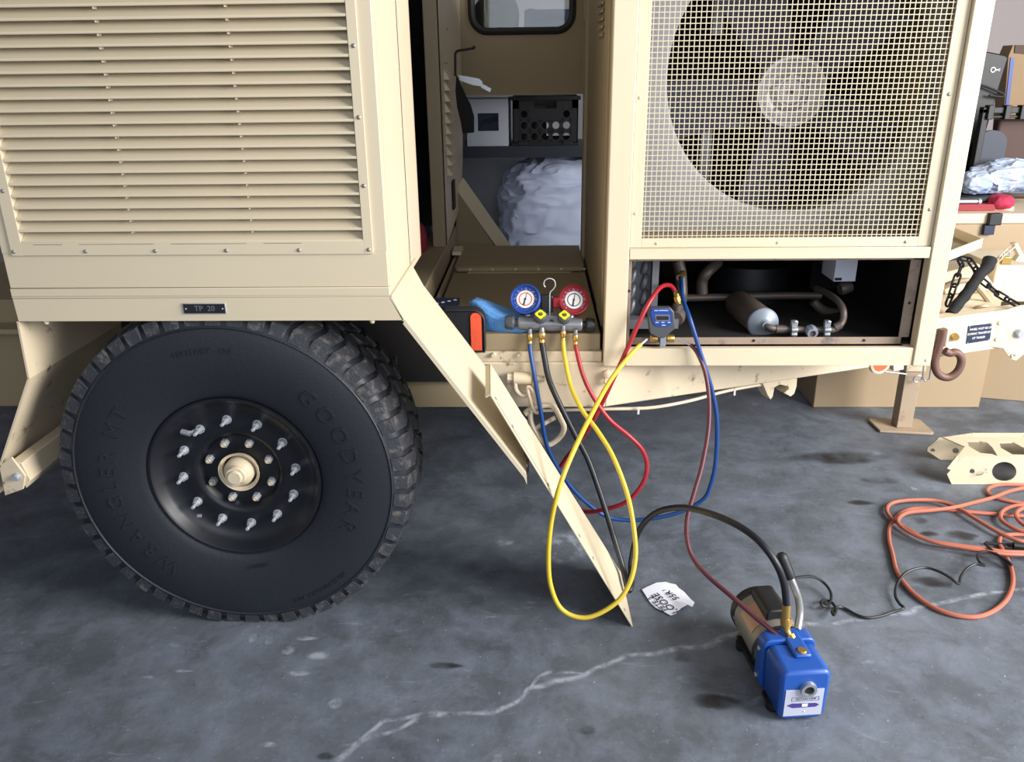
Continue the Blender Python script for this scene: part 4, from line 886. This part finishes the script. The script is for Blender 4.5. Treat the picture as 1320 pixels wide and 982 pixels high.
hose('refrigerant_hose', [PORT['red'],(744,455,2.335),(752,485,2.31),(765,512,2.30),(785,540,2.29),(811,562,2.28),(828,580,2.28),(834,600,2.28),(829,622,2.28),(810,645,2.29),(785,655,2.31),(752,659,2.36),(726,640,2.44),(719,612,2.43),(728,593,2.40),(745,572,2.37),(760,550,2.34),(776,520,2.325),(790,490,2.315),(806,455,2.30),(824,415,2.305),(838,388,2.33),(852,370,2.39),(864,368,2.44),(870.5,376,2.455)], .0068, red, 'dark red hose looping from the red gauge side into the open bay')
hose('refrigerant_hose', [PORT['yellow'],(728,460,2.32),(736,498,2.26),(750,528,2.20),(770,555,2.14),(790,588,2.08),(808,635,2.02),(817,680,1.96),(819,720,1.92),(810,755,1.885),(790,780,1.865),(755,796,1.86),(725,786,1.87),(710,755,1.88),(707,715,1.885),(711,670,1.89),(722,625,1.90),(740,580,1.97),(762,535,2.08),(787,490,2.21),(812,458,2.29),(826,444,2.32)], .0066, yellow, 'bright yellow hose hanging in a big loop near the floor')
hose('vacuum_hose', [PORT['black'],(702,462,2.335),(708,490,2.315),(722,522,2.30),(741,560,2.29),(757,590,2.28),(770,625,2.25),(783,665,2.21),(795,705,2.16),(804,735,2.12),(808,752,2.06),(811,761,2.035),(814,752,2.06),(813,732,2.13),(816,710,2.16),(822,688,2.17),(834,670,2.14),(852,658,2.08),(880,654,1.98),(910,660,1.88),(945,674,1.80),(975,694,1.74),(998,722,1.70),(1010,750,1.69),(1014,782,1.69)], .0088, blackr, 'thick black hose running from the manifold over to the blue pump')
hose('refrigerant_hose', [(890,444,2.33),(899,455,2.32),(909,480,2.30),(914,515,2.26),(913,555,2.20),(905,600,2.12),(895,635,2.05),(886,668,1.98),(886,698,1.92),(895,722,1.88),(912,742,1.83),(940,766,1.77),(970,792,1.72),(1000,817,1.68),(1023,838,1.655)], .0062, maroon, 'thin maroon hose running from the digital gauge down to the blue pump')
# ------------------------------------------------------------------ digital vacuum gauge, standing in the opening
dg = thing('vacuum_gauge', (.37,2.34,.676), 'small blue and grey digital vacuum gauge standing in the open bay', 'gauge')
GY = 2.345
b = MB(); b.prism([at(*p,GY-.014) for p in ((838,397),(864,397),(869,402),(870,418),(870,424),(863,430),(857,436),(848,436),(838,430),(836,418),(835,402))], (0,.026,0)); part('case', b, greyp, dg, bevel=.003)
b = MB(); b.prism([at(*p,GY-.0165) for p in ((840,398.5),(863,398.5),(866,403),(866.5,416),(862,420.5),(854,421),(845,420),(842,415),(838.5,404))], (0,.003,0)); part('face_plate', b, blueg, dg)
b = MB(); b.prism([at(*p,GY-.0172) for p in ((844,405.5),(863.5,405.5),(863.5,414),(845.5,414))], (0,.001,0)); part('screen_bezel', b, grey, dg)
b = MB(); b.prism([at(*p,GY-.0178) for p in ((846,407.5),(862,407.5),(862,412.5),(846.5,412.5))], (0,.001,0)); part('screen', b, black, dg)
b = MB()
for px, py, w in ((843.5,399.8,5),(849.5,399.6,12),(845,415,4.2),(852.5,415,4.2),(860.5,415,4),(853,418.6,5)):
    b = MB(); b.prism([at(px,py,GY-.0172),at(px+w,py,GY-.0172),at(px+w,py+1.1,GY-.0172),at(px,py+1.1,GY-.0172)], (0,.0008,0)); part('printed_mark', b, paleblue, dg)
b = MB(); q = at(854,437,GY); b.box(q.x-.0085,q.x+.0085,GY-.012,GY+.008,q.z-.020,q.z+.012); part('stem', b, dcap, dg, bevel=.0015)
for s_, px in ((-1,843),(1,864)):
    q = at(px,436,GY); b = MB(); b.lathe([(.0055,-.016),(.006,-.014),(.0115,-.010),(.0115,.010),(.010,.012),(.0001,.012)], q, (s_,0,0), 10); part('knurled_nut', b, brass, dg)
for p0, p1 in (((834,437),(826,444)),((874,437),(891,445))):
    b = MB(); b.cyl(at(*p0,GY), at(*p1,2.33), .0035, 8); part('hose_end', b, steel, dg)

# ------------------------------------------------------------------ leaning tray-like cover
lc = thing('leaning_cover', (.26,1.95,0), 'long narrow cream metal cover leaning against the fender tip with its end on the floor', 'cover')
b0, b1 = Vector((.270,1.905,.001)), Vector((.262,2.17,.001)); t0, t1 = Vector((-.1135,1.905,.70)), Vector((-.1235,2.085,.718))
up_ = (t0-b0).normalized(); wv = (b1-b0).normalized(); nv_ = up_.cross(wv).normalized(); nv_ = nv_ if nv_.z > 0 else -nv_
b = MB(); b.prism([b0,b1,t1,t0], nv_*-.004); part('cover_sheet', b, tan, lc, bevel=.001)
def lip(a, c, ins, h, t=.003):
    m = MB(); m.hexa([a, c, c+ins*t, a+ins*t, a-nv_*h, c-nv_*h, c+ins*t-nv_*h, a+ins*t-nv_*h]); return m
for a, c, i_ in ((b1,t1,-wv),(t0,t1,-up_)): part('edge_lip', lip(a,c,i_,.016), tan, lc)
b = MB(); e0 = b0+wv*.010+nv_*.0005; e1 = t0+wv*.010+nv_*.0005
b.hexa([e0+(e1-e0)*.60, e1-up_*.03, e1-up_*.03+wv*.0018, e0+(e1-e0)*.60+wv*.0018]+[p+nv_*.0006 for p in (e0+(e1-e0)*.60, e1-up_*.03, e1-up_*.03+wv*.0018, e0+(e1-e0)*.60+wv*.0018)]); part('fold_seam', b, rust, lc)
for f_, w_ in ((.62,.02),(.86,.02),(.97,.02),(.40,.018),(.30,.018),(.06,.018),(.97,.14)):
    q = b0+(t0-b0)*f_+wv*w_+nv_*.001; b = MB(); b.lathe([(.0045,0),(.0055,.0012),(.0025,.002),(.0001,.002)], q, nv_, 10); part('edge_screw', b, steel, lc)

# ------------------------------------------------------------------ paper note
b = MB(); pc = [(827.5,760),(833,757),(846,753),(858,752),(864,754),(871,753.5),(875,758),(882,763),(890,772),(895,780),(892,788),(886,785),(878,787),(871,791),(864.5,793.5),(855,788),(846,784),(839,778)]
P_ = [atz(*p,.004) for p in pc]; n = len(P_); c_ = sum(P_, Vector((0,0,0)))/n
for i, p in enumerate(P_): p.z = .004+(.016 if i in (10,11) else .010 if i in (9,12) else .006 if i in (2,3,4) else .001)
c_.z = .004
vs = [c_]+[c_+(p-c_)*.6+Vector((0,0,.002)) for p in P_]+P_; fs = [(0,1+i,1+(i+1) % n) for i in range(n)]+[(1+i,1+n+i,1+n+(i+1) % n,1+(i+1) % n) for i in range(n)]
vs2 = [Vector(v)-Vector((0,0,.0006)) for v in vs]; k = len(vs); b.add(vs+vs2, fs+[tuple(j+k for j in reversed(f)) for f in fs]+[(1+n+i,1+n+i+k,1+n+(i+1) % n+k,1+n+(i+1) % n) for i in range(n)])
pn_ = thing('paper_note', (c_.x,c_.y,0), 'torn white paper note with handwriting on the concrete floor', 'paper'); part('paper_sheet', b, paper, pn_)
dirv = (atz(842,765)-atz(867,786)).normalized(); ang = math.atan2(dirv.y, dirv.x)
for k, (tx, px, py, sz) in enumerate((('LOOSE', 872-14, 777, .034), ('PETE 2', 848, 780-2, .026), ('1/55R1', 868, 768, .030))):
    q = atz(px, py, .0085); b = MB(); b.text(tx, sz, Matrix.Translation(q) @ Matrix.Rotation(ang+PI, 4, 'Z') @ Matrix.Shear('XY', 4, (.15, 0)) if False else Matrix.Translation(q) @ Matrix.Rotation(ang, 4, 'Z'), .0003); part('handwriting', b, ink, pn_, smooth=False)

# ------------------------------------------------------------------ vacuum pump
PM = Matrix.Translation((.628,1.552,0)) @ Matrix.Rotation(.10, 4, 'Z')
vpmp = thing('vacuum_pump', (.628,1.62,0), 'blue vacuum pump with a black grip handle on the floor in front', 'pump')
def pm(): m = MB(); m.M = PM; return m
def rbox(m, x0,x1,y0,y1,z0,z1,r=.02):
    pts = []
    for cx,cz,a0 in ((x1-r,z1-r,0),(x0+r,z1-r,90),(x0+r,z0+r,180),(x1-r,z0+r,270)):
        for k in range(5): t = math.radians(a0+90*k/4); pts.append((cx+r*math.cos(t), y0, cz+r*math.sin(t)))
    return m.prism(pts, (0,y1-y0,0))
b = pm(); pts = [(-.045,0,.008),(.045,0,.008),(.056,0,.022),(.060,0,.11),(.060,0,.135),(.050,0,.148),(-.050,0,.148),(-.060,0,.135),(-.060,0,.11),(-.056,0,.022)]
b.prism(pts, (0,.105,0)); pb_ = part('oil_case', b, pumpb, vpmp, bevel=.009)
b = pm(); rbox(b,-.066,.066,.105,.145,.012,.156,.02); part('pump_flange', b, pumpb, vpmp, bevel=.004)
b = pm(); b.box(-.012,.030,.045,.15,.146,.158); part('intake_block', b, pumpb, vpmp, bevel=.006)
b = pm(); b.box(-.046,.046,-.0015,.0015,.022,.098); lb = part('label_plate', b, label, pb_)
RP = PM @ RX
b = MB(); M_ = PM @ Matrix.Translation((.004,-.0018,.070)) @ RX; b.text('VACUUM PUMP', .0072, M_, .0002); part('label_text', b, ink, lb, smooth=False)
b = pm(); b.box(-.030,.036,-.0021,-.0012,.0745,.0752); b.box(-.030,.036,-.0021,-.0012,.0652,.0659); b.box(-.030,-.0293,-.0021,-.0012,.0652,.0752); b.box(.0353,.036,-.0021,-.0012,.0652,.0752); part('label_frame', b, ink, lb)
b = pm(); b.prism([(-.040,-.0022,.054),(-.028,-.0022,.059),(.030,-.0022,.057),(.038,-.0022,.052),(.030,-.0022,.046),(-.026,-.0022,.046)], (0,.001,0)); part('label_emblem', b, purple, lb)
b = pm(); b.box(-.004,.010,-.0030,-.0021,.049,.057); b.cyl((.004,-.0025,.034),(.004,-.0015,.034),.0022,8); part('emblem_centre', b, white, lb)
b = pm(); b.lathe([(.011,-.004),(.012,-.010),(.0185,-.010),(.020,-.004),(.020,.004)], (.006,0,.100), (0,1,0), 28); sg2 = part('oil_sight_glass', b, alum, pb_)
b = pm(); b.lathe([(.0001,-.005),(.012,-.006)], (.006,0,.100), (0,1,0), 20); part('glass_lens', b, gasket, sg2)
b = pm(); b.lathe([(.0115,.0),(.0115,.012),(.010,.014),(.0001,.014)], (.010,.060,.148), (0,0,1), 18); part('oil_fill_cap', b, brass, vpmp)
for x, y, z in ((-.0665,.125,.12),(-.0665,.125,.04),(.0665,.125,.12)): b = pm(); b.lathe([(.0055,0),(.0055,.004),(.0001,.0055)], (x,y,z), (math.copysign(1,x),0,0), 8); part('bolt', b, steel, vpmp)
b = pm(); b.lathe([(.050,.145),(.066,.15),(.068,.165),(.068,.30),(.064,.325),(.045,.338),(.0001,.34)], (0,0,.085), (0,1,0), 36); mt = part('motor', b, motor, vpmp, label='dusty metal motor barrel behind the blue housing')
b = pm(); b.lathe([(.070,.148),(.071,.16),(.069,.162)], (0,0,.085), (0,1,0), 36); part('motor_band', b, black, mt)
b = pm(); b.lathe([(.0695,.305),(.071,.31),(.071,.325),(.066,.335)], (0,0,.085), (0,1,0), 36); part('motor_band', b, black, mt)
b = pm(); 
for k in range(9):
    t = math.radians(100+8*k); 
pts = [(.0695*math.cos(math.radians(a)), .19, .085+.0695*math.sin(math.radians(a))) for a in range(108,158,8)]
vs = pts+[(x,.27,z) for x,y,z in pts]; n=len(pts); b.add(vs, [(i,i+1,i+1+n,i+n) for i in range(n-1)]); part('motor_nameplate', b, copperl, mt)
b = pm(); rbox(b,-.028,.030,.19,.30,.135,.178,.015); part('capacitor_box', b, black, vpmp, bevel=.004)
b = pm(); b.box(-.058,.058,.04,.10,0,.010); b.box(-.055,.055,.15,.30,.006,.02); part('base_plate', b, black, vpmp)
for x in (-.052,.052):
    for y in (.05,.27): b = pm(); b.lathe([(.013,0),(.016,.006),(.016,.022)], (x,y,0), (0,0,1), 14, True, True); part('rubber_foot', b, black, vpmp)
b = MB(); hpz = [at(*p) for p in ((1028,812,1.70),(1031,790,1.74),(1029,772,1.79),(1024,757,1.82),(1019,745,1.84),(1006,713,1.86))]
b.tube(smoothpath(hpz[:5],5), .0095, 12); part('handle_tube', b, alum, vpmp)
b = MB(); b.tube(smoothpath([hpz[4], (hpz[4]+hpz[5])/2, hpz[5]],4), .014, 14, rs=[.0135,.0145,.015,.015,.015,.015,.015,.0145,.009][:9]); part('hand_grip', b, black, vpmp, label='black foam hand grip')
# intake fittings
f0 = at(1014,782,1.69); f1 = at(1013,797,1.685); f2 = at(1013.5,806,1.68); f3 = at(1020,824,1.665)
b = MB(); b.cyl(f0+(f0-f1)*.2, f1, .0105, 14); b.cyl(f1, f2, .0135, 10); b.cyl(f2, at(1014.5,814,1.675), .009, 12); b.cyl(at(1014.5,812,1.675), f3, .0075, 10); b.cyl(at(1018,818,1.67), at(1021,823,1.665), .010, 6); b.cyl(f3, PM @ Vector((.005,.085,.15)), .007, 10); part('intake_fitting', b, brass, vpmp)
# power cord of pump
off2 = lambda L, z: [atz(1000+x/3.506, 540+y/3.506, z_) for x, y, z_ in [(p[0], p[1], p[2] if len(p) > 2 else z) for p in L]]
cord = [(60,735,.05),(100,716,.05),(165,712,.045),(212,735,.03),(245,775,.02),(250,815,.012),(232,845,.014),(208,840,.022),(208,822,.02),(235,820,.008),(262,838,.012),(272,865,.02),(262,885,.024),(255,870,.02),(275,850,.012),(310,855,.006),(360,882,.006),(410,898,.006),(470,892,.006),(530,872,.01),(578,855,.016),(560,835,.014),(541,800,.012),(545,755,.02),(575,705,.03),(620,680,.035),(680,672,.035),(740,690,.035),(790,718,.03),(826,745,.02),(835,715,.02),(860,680,.025),(900,656,.03),(945,662,.03),(925,650,.03),(912,625,.03),(925,602,.03),(965,600,.03),(1010,618,.03),(1050,642,.026),(1065,660,.02),(1030,632,.02),(985,600,.028),(945,562,.02)]
b = MB(); b.tube(smoothpath(off2(cord, .006), 5), .0042, 8); solo('power_cord', b, black, 'kinked black power cord trailing from the pump to the orange cord', 'cord')
# ------------------------------------------------------------------ orange extension cord (one continuous cable)
oc = [(1065,576,.012),(1000,566,.012),(945,560,.006)] if False else []
A = [(1150,440),(1000,430),(880,420),(740,406),(640,404),(590,414),(548,440),(515,490),(512,545),(528,610),(548,690),(600,765),(680,832),(780,878),(890,895),(975,872),(1040,820),(1070,750),(1066,680),(1035,610),(1012,565),(1018,535),(1060,522),(1150,528)]
B = [(1230,560),(1230,620),(1150,604),(1040,600),(950,588),(800,568),(690,548),(600,500),(525,450),(502,408),(530,378),(620,366),(730,370),(820,400),(910,455),(1000,508),(1090,548),(1160,556)]
C_ = [(1260,560),(1260,610),(1150,612),(1000,606),(850,580),(720,556),(620,520),(560,480),(556,448),(600,422),(700,412),(800,400),(900,376),(980,355),(1060,325),(1150,310)]
D = [(1260,320),(1240,300),(1120,298),(1010,298),(958,318),(975,348),(1050,370),(1150,385)]
E_ = [(1250,395),(1240,410),(1150,388),(1070,395),(1022,420),(1020,455),(1070,490),(1150,515)]
G_ = [(1260,520),(1300,450),(1160,398),(1105,408),(1085,435),(1110,470),(1160,500)]
path = []
for i, L_ in enumerate((A, B, C_, D, E_, G_)): path += [atz(1000+x/3.506, 540+y/3.506, .008+.009*(i % 3)*(1 if x > 540 else .6)) for x, y in L_]
b = MB(); b.tube(smoothpath(path, 5), .0068, 8)
ec = solo('extension_cord', b, orange, 'coiled orange extension cord on the floor at the right', 'cord')
b = MB(); p0 = atz(1306,703,.018); p1 = atz(1324,705,.018); b.cyl(p0, p1, .012, 12); b.cyl(p0, atz(1300,702,.015), .007, 10); b.tube([atz(1300,702,.014), atz(1285,701,.01), atz(1271,699,.012)], .005, 8); solo('cord_plug', b, black, 'black plug joining the black cord to the orange cord', 'plug')
# ------------------------------------------------------------------ perforated channel beam on floor (right)
rbm = thing('channel_beam', (1.75,2.85,0), 'tan perforated steel channel with round and angled holes on the floor', 'beam')
def plate_with_holes(pts, holes, off, n=20):
    bm = bmesh.new(); loops = [[Vector(p) for p in pts]]+[[Vector(q) for q in h] for h in holes]; edges = []
    for L_ in loops:
        vs = [bm.verts.new(p) for p in L_]; edges += [bm.edges.new((vs[i], vs[(i+1) % len(vs)])) for i in range(len(vs))]
    bmesh.ops.triangle_fill(bm, edges=edges, use_beauty=True, use_dissolve=False)
    r = bmesh.ops.extrude_face_region(bm, geom=bm.faces[:]); bmesh.ops.translate(bm, vec=Vector(off), verts=[v for v in r['geom'] if isinstance(v, bmesh.types.BMVert)])
    bmesh.ops.recalc_face_normals(bm, faces=bm.faces[:]); bm.verts.index_update()
    m = MB(); m.add([v.co.copy() for v in bm.verts], [tuple(v.index for v in f.verts) for f in bm.faces]); bm.free(); return m
def c5(x, y): return (1180+x/9.43, 540+y/9.43)
Y1 = 2.755
def f1_(x, y): return at(*c5(x, y), Y1)
def circ(cx, cy, rx, ry, fn, n=18): return [fn(cx+rx*math.cos(2*PI*i/n), cy+ry*math.sin(2*PI*i/n)) for i in range(n)]
xo = [(440,795),(385,670),(430,620),(385,600),(500,455),(2600,455),(2600,815)]
outl = [f1_(*p) for p in xo]
for p in outl: p.z = max(p.z, .001)
b = plate_with_holes(outl, [circ(1080,640,150,120,f1_), circ(690,635,32,30,f1_), circ(1700,640,150,120,f1_)], (0,.005,0)); part('front_web', b, tan_scuff, rbm, smooth=False)
Y2 = 2.96
def f2_(x, y): return at(*c5(x, y), Y2)
zt_ = f1_(900,455).z
bb_ = [f2_(*p) for p in ((340,600),(230,540),(145,390),(150,360),(270,230),(340,235),(590,330))]; x_r = 2.3
outl = [Vector((f2_(230,560).x+.02,Y2,.001)), f2_(145,390), f2_(150,350), f2_(280,235), Vector((1.70,Y2,zt_)), Vector((x_r,Y2,zt_)), Vector((x_r,Y2,.001)), Vector((1.66,Y2,.001))]
b = plate_with_holes(outl, [circ(210,380,28,20,f2_), circ(490,385,40,36,f2_)], (0,.005,0)); part('rear_web', b, tan_scuff, rbm, smooth=False)
def tz(x, y): return atz(*c5(x, y), zt_)
ol = [tz(*p) for p in ((510,450),(600,335),(330,218),(2500,245),(2700,455))]
h1 = [tz(*p) for p in ((632,268),(780,266),(870,285),(935,345),(1000,448),(930,425),(790,412),(715,370),(650,330))]
h2 = [tz(*p) for p in ((1020,285),(1185,280),(1320,350),(1500,435),(1180,430),(1040,350))]
b = plate_with_holes(ol, [h1, h2], (0,0,-.004)); part('top_flange', b, tan, rbm, smooth=False)
b = MB(); b.tube(smoothpath([f1_(725,668)-Vector((0,.008,0)), f1_(780,640)-Vector((0,.02,0)), f1_(820,615)-Vector((0,.015,0)), f1_(855,635)-Vector((0,.01,0))],4), .0022, 6); part('cotter_pin', b, steel, rbm)

# ------------------------------------------------------------------ beige cabinets behind the drawbar
b = MB(); b.box(1.268,2.016,3.50,3.82,0,.44); 
for v in b.v: pass
solo('beige_cabinet', b, cabinet, 'low beige steel cabinet on the floor behind the landing leg', 'cabinet', bevel=.004)
b = MB(); b.M = Matrix.Translation((2.06,3.62,0)) @ Matrix.Rotation(-.25,4,'Z'); b.box(0,.9,0,.35,0,.42); solo('side_cabinet', b, cabinet, 'beige cabinet at the right edge, set back beside the low one', 'cabinet', bevel=.004)
lb_ = thing('latched_case', (2.2,3.75,.44), 'large beige case with a black latch behind the chains', 'case')
zt3 = at(1260,283,3.9).z
b = MB(); b.box(1.55,3.0,3.86,4.4,.445,zt3-.012); part('case_body', b, cabinet, lb_, bevel=.006)
b = MB(); b.box(1.54,3.0,3.852,4.42,zt3-.012,zt3+.035); part('case_rim', b, tan, lb_, bevel=.005)
q0 = at(1279,284,3.85); 
b = MB(); b.box(q0.x-.024,q0.x+.034,3.828,3.86,q0.z-.02,q0.z+.034); part('latch', b, black, lb_, bevel=.004)
b = MB(); b.box(q0.x-.034,q0.x+.014,3.838,3.86,q0.z-.065,q0.z-.02); part('latch_hasp', b, navy, lb_, bevel=.002)
b = MB(); q = at(1240,262,4.0); b.box(q.x-.06,q.x+.22,3.95,4.05,zt3+.035,zt3+.05); part('rim_strip', b, tan, lb_)
# shallow tray
ty = thing('tan_tray', at(1240,312,3.2), 'shallow open tan tray corner sticking out right of the cooling unit', 'tray')
zt4 = .845; T0, T1, T2 = atz(1266,307,zt4), atz(1205,330,zt4), atz(1215,287,zt4); T3 = T1+(T2-T0)
b = MB(); dn = Vector((0,0,-.035))
b.prism([T0+dn,T1+dn,T3+dn,T2+dn], (0,0,-.003)); part('tray_floor', b, tan_dk, ty)
for a, c, nme in ((T0,T1,1),(T0,T2,1),(T2,T3,1)):
    b = MB(); dd = (c-a).normalized(); ins = Vector((-dd.y,dd.x,0))*.004; b.hexa([a+dn,c+dn,c+dn+ins,a+dn+ins,a,c,c+ins,a+ins]); part('tray_wall', b, tan, ty)
b = MB(); b.box(1.40,1.46,3.15,3.25,.60,.812); part('tray_support', b, tan_dk, ty)

# chains, sleeve, padlock
def link_mesh(a=.015, r=.0042):
    m = MB(); P_ = []
    for i in range(8): t = -PI/2+PI*i/7; P_.append((a*.55+.35*a+a*.62*math.cos(t)-.0, a*.62*math.sin(t), 0))
    for i in range(8): t = PI/2+PI*i/7; P_.append((-a*.9+a*.62*math.cos(t), a*.62*math.sin(t), 0))
    m.tube(P_, r, 6, True); return m.mesh('chain_link', chainm)
def chain(name, pts, label_, a, r, m=None):
    root = thing(name, at(*pts[0]), label_, 'chain', 'chains on the drawbar'); P_ = smoothpath([at(*p) for p in pts], 12); lm = link_mesh(a, r)
    if m: lm.materials[0] = m
    step = a*2.15; acc = 0; k = 0; last = P_[0]
    for i in range(1, len(P_)):
        seg = (P_[i]-P_[i-1]).length; acc += seg
        if acc >= step:
            acc = 0; cpt = (P_[i]+last)/2; d_ = (P_[i]-last).normalized(); q_ = d_.to_track_quat('X', 'Z').to_matrix().to_4x4() @ Matrix.Rotation(PI/2*(k % 2)+.4, 4, 'X')
            inst('chain_link', lm, root, cpt, q_.to_euler()); last = P_[i]; k += 1
    return root
def c6(x, y, Y_): return (1180+x/5.457, 300+y/5.457, Y_)
chain('safety_chain', [c6(225,180,3.0),c6(290,165,3.0),c6(330,200,2.98),c6(310,270,2.98),c6(280,350,2.98),c6(255,430,2.97),c6(225,500,2.95),c6(215,560,2.93)], 'black chain hanging down left of the black sleeve', .017, .0042)
chain('safety_chain', [c6(300,175,3.05),c6(370,185,3.04),c6(415,235,3.02),c6(450,320,3.0),c6(510,370,2.98),c6(580,430,2.97),c6(650,470,2.95),c6(720,510,2.93)], 'black chain running from the sleeve to the coupler plate', .018, .0042)
chain('hasp_chain', [c6(560,215,3.1),c6(600,170,3.1),c6(650,120,3.1),c6(700,85,3.1)], 'short pale chain above the black sleeve', .013, .003, tan_scuff)
b = MB(); P_ = [at(*c6(*p)) for p in ((525,185,3.02),(505,240,3.0),(450,300,2.97),(400,370,2.95),(350,440,2.93),(300,500,2.91),(250,570,2.89))]; sp_ = smoothpath(P_,5); b.tube(sp_, .018, 12, rs=[.020+.0012*math.sin(i*1.3)+.004*(i<6) for i in range(len(sp_))]); solo('fabric_sleeve', b, blackf, 'thick black fabric sleeve lying over the drawbar end', 'sleeve')
q = at(*c6(635,190,3.1)); pk = thing('padlock', q, 'small brass padlock on the pale chain', 'padlock')
b = MB(); b.box(q.x-.018,q.x+.018,q.y-.008,q.y+.008,q.z-.016,q.z+.012); part('lock_body', b, brass, pk, bevel=.002)
b = MB(); b.tube(smoothpath([q+Vector((-.011,0,.01)),q+Vector((-.010,0,.03)),q+Vector((0,0,.037)),q+Vector((.010,0,.03)),q+Vector((.011,0,.01))],4), .003, 8); part('lock_shackle', b, steel, pk)
b = MB(); b.prism([at(*c6(*p)) for p in ((690,80,3.2),(720,70,3.2),(764,160,3.2),(764,210,3.2),(700,200,3.2),(730,160,3.2))], (0,.03,0)); solo('hasp_bracket', b, tan, 'cream triangular bracket at the right edge holding the pale chain', 'bracket', bevel=.002)
b = MB(); za_ = at(1300,342,3.3).z; b.box(at(1283,350,3.3).x,2.6,3.3,3.6,.55,za_); solo('tongue_box', b, tan, 'cream box on the drawbar behind the long black chain', 'box', bevel=.005)

# ------------------------------------------------------------------ pile on top of the latched case
ZT_ = zt3+.036
b = MB(); q = at(1296,158,4.35); b.box(at(1284,180,4.3).x, 3.0, 4.30, 4.36, ZT_, at(1300,154,4.3).z); solo('brown_box', b, brownb, 'dark brown flat box standing at the back right of the pile', 'box', bevel=.012)
b = MB(); xq0, xq1 = at(1252,215,4.25).x, at(1292,215,4.25).x; zq = at(1272,168,4.25).z; w_ = (xq1-xq0)/2
pts = [(xq0,4.25,ZT_),(xq1,4.25,ZT_)]+[(xq0+w_+w_*math.cos(t),4.25,zq-w_*.8+w_*.8*math.sin(t)) for t in [PI*k/12 for k in range(13)]]
b.prism([Vector(p) for p in pts], (0,.02,0)); solo('slate_board', b, slate, 'slate grey board with a rounded top standing behind the clothes', 'board')
bk = thing('black_case', (at(1250,150,4.4).x,4.5,ZT_), 'tall black case with a white key emblem at the upper right', 'case')
xa_, xb_ = at(1225,100,4.45).x, at(1300,100,4.45).x; zt5 = at(1280,70,4.45).z
b = MB(); b.prism([Vector((xa_-.2,4.45,ZT_)),Vector((xb_-.10,4.45,ZT_)),Vector(at(1300,74,4.45)),Vector(at(1296,71,4.45)),Vector(at(1271,66,4.45)),Vector((xa_-.2,4.45,zt5+.02))], (0,.12,0)); part('case_body', b, black, bk, bevel=.006)
b = MB(); q = at(1280,90,4.448); b.torus(q,(0,1,0),.011,.003,16,6); b.box(q.x+.010,q.x+.034,4.445,4.449,q.z-.003,q.z+.002); b.box(q.x+.026,q.x+.034,4.445,4.449,q.z-.006,q.z+.005); part('key_emblem', b, white, bk)
b = MB(); b.tube(smoothpath([at(*p,4.42) for p in ((1255,110),(1266,110),(1282,116),(1294,122),(1290,125),(1275,123))],4), .006, 8); part('case_strap', b, black, bk)
b = MB(); b.prism([at(*p,4.6) for p in ((1288,215),(1300,72),(1306,58),(1340,60),(1340,215))], (0,.10,0)); cbx = solo('cardboard_box', b, card, 'pale cardboard box leaning behind the black case', 'box', bevel=.003)
b = MB(); b.prism([at(*p,4.595) for p in ((1296,140),(1303,74),(1308,75),(1300,140))], (0,.004,0)); part('blue_stripe', b, blueg, cbx, label='blue stripe')
b = MB(); b.prism([at(*p,4.594) for p in ((1309,58),(1325,58),(1325,70),(1308,68))], (0,.004,0)); part('printed_patch', b, brownb, cbx)
b = MB(); ya = 4.2; b.box(at(1268,140,ya).x, 2.9, ya, ya+.04, at(1290,146,ya).z, at(1290,138,ya).z); b.box(at(1268,148,ya).x,2.9,ya,ya+.04,at(1290,152,ya).z,at(1290,149,ya).z)
for px in (1276,1298,1318): q = at(px,144,ya); b.box(q.x-.014,q.x+.014,ya-.015,ya+.03,q.z-.035,q.z+.03)
b.box(at(1268,140,ya).x, at(1268,140,ya).x+.03, ya, ya+.04, ZT_, at(1290,140,ya).z)
solo('black_bracket_bar', b, black, 'black metal bar with clamps across the pile at the right edge', 'bar', bevel=.003)
b = blob((at(1300,222,4.12).x+.02,4.12,ZT_+.13), .19,.10,.075,.075,5.5,.8,110,60,9,-.07); solo('clothes_pile', b, clothw, 'crumpled pale blue and white clothes on the pile', 'clothes', 'clothes on the pile', off=(at(1300,222,4.12).x+.02,4.12,ZT_+.06))
b = blob((at(1250,225,4.15).x,4.1,ZT_+.11), .07,.08,.055,.06,1.5,.8,70,40,11,-.05); solo('clothes_pile', b, clothw, 'small crumpled pale cloth at the left end of the pile', 'clothes', 'clothes on the pile', off=(at(1250,225,4.15).x,4.1,ZT_+.06))
b = MB(); q = at(1260,242,4.0); b.box(q.x-.16,q.x+.16,3.98,4.2,ZT_+.035,ZT_+.055); solo('black_tray', b, black, 'flat black tray between the clothes and the red rag', 'tray', bevel=.003)
b = blob((at(1290,247,3.98).x,3.97,ZT_+.035), .055,.06,.035,.05,6.6,.85,60,34,14,-.033); solo('red_rag', b, redrag, 'bright pinkish red rag at the front of the pile', 'rag', off=(at(1290,247,3.98).x,3.97,ZT_))
b = MB(); xq = at(1235,252,3.98).x; b.box(xq-.1,xq+.16,3.93,4.2,ZT_,ZT_+.03); solo('red_toolbox_tray', b, redg, 'flat red tray of hand tools beside the red rag', 'tray', bevel=.002)
for k, (p0, p1, rr) in enumerate((((1236,250),(1262,252),.009),((1240,246),(1278,246),.006))):
    b = MB(); A_ = at(*p0,3.95+.05*k); B_ = at(*p1,3.95+.05*k); A_.z = B_.z = ZT_+.031+rr; b.cyl(A_,B_,rr,10); b.cyl(B_,B_+(B_-A_).normalized()*.012,rr*1.5,10); solo('socket_wrench', b, steel, ('thick steel hand tool nearest the front in the red tray','thin steel hand tool behind the thick one in the red tray')[k], 'tool', group='hand tools in the red tray')
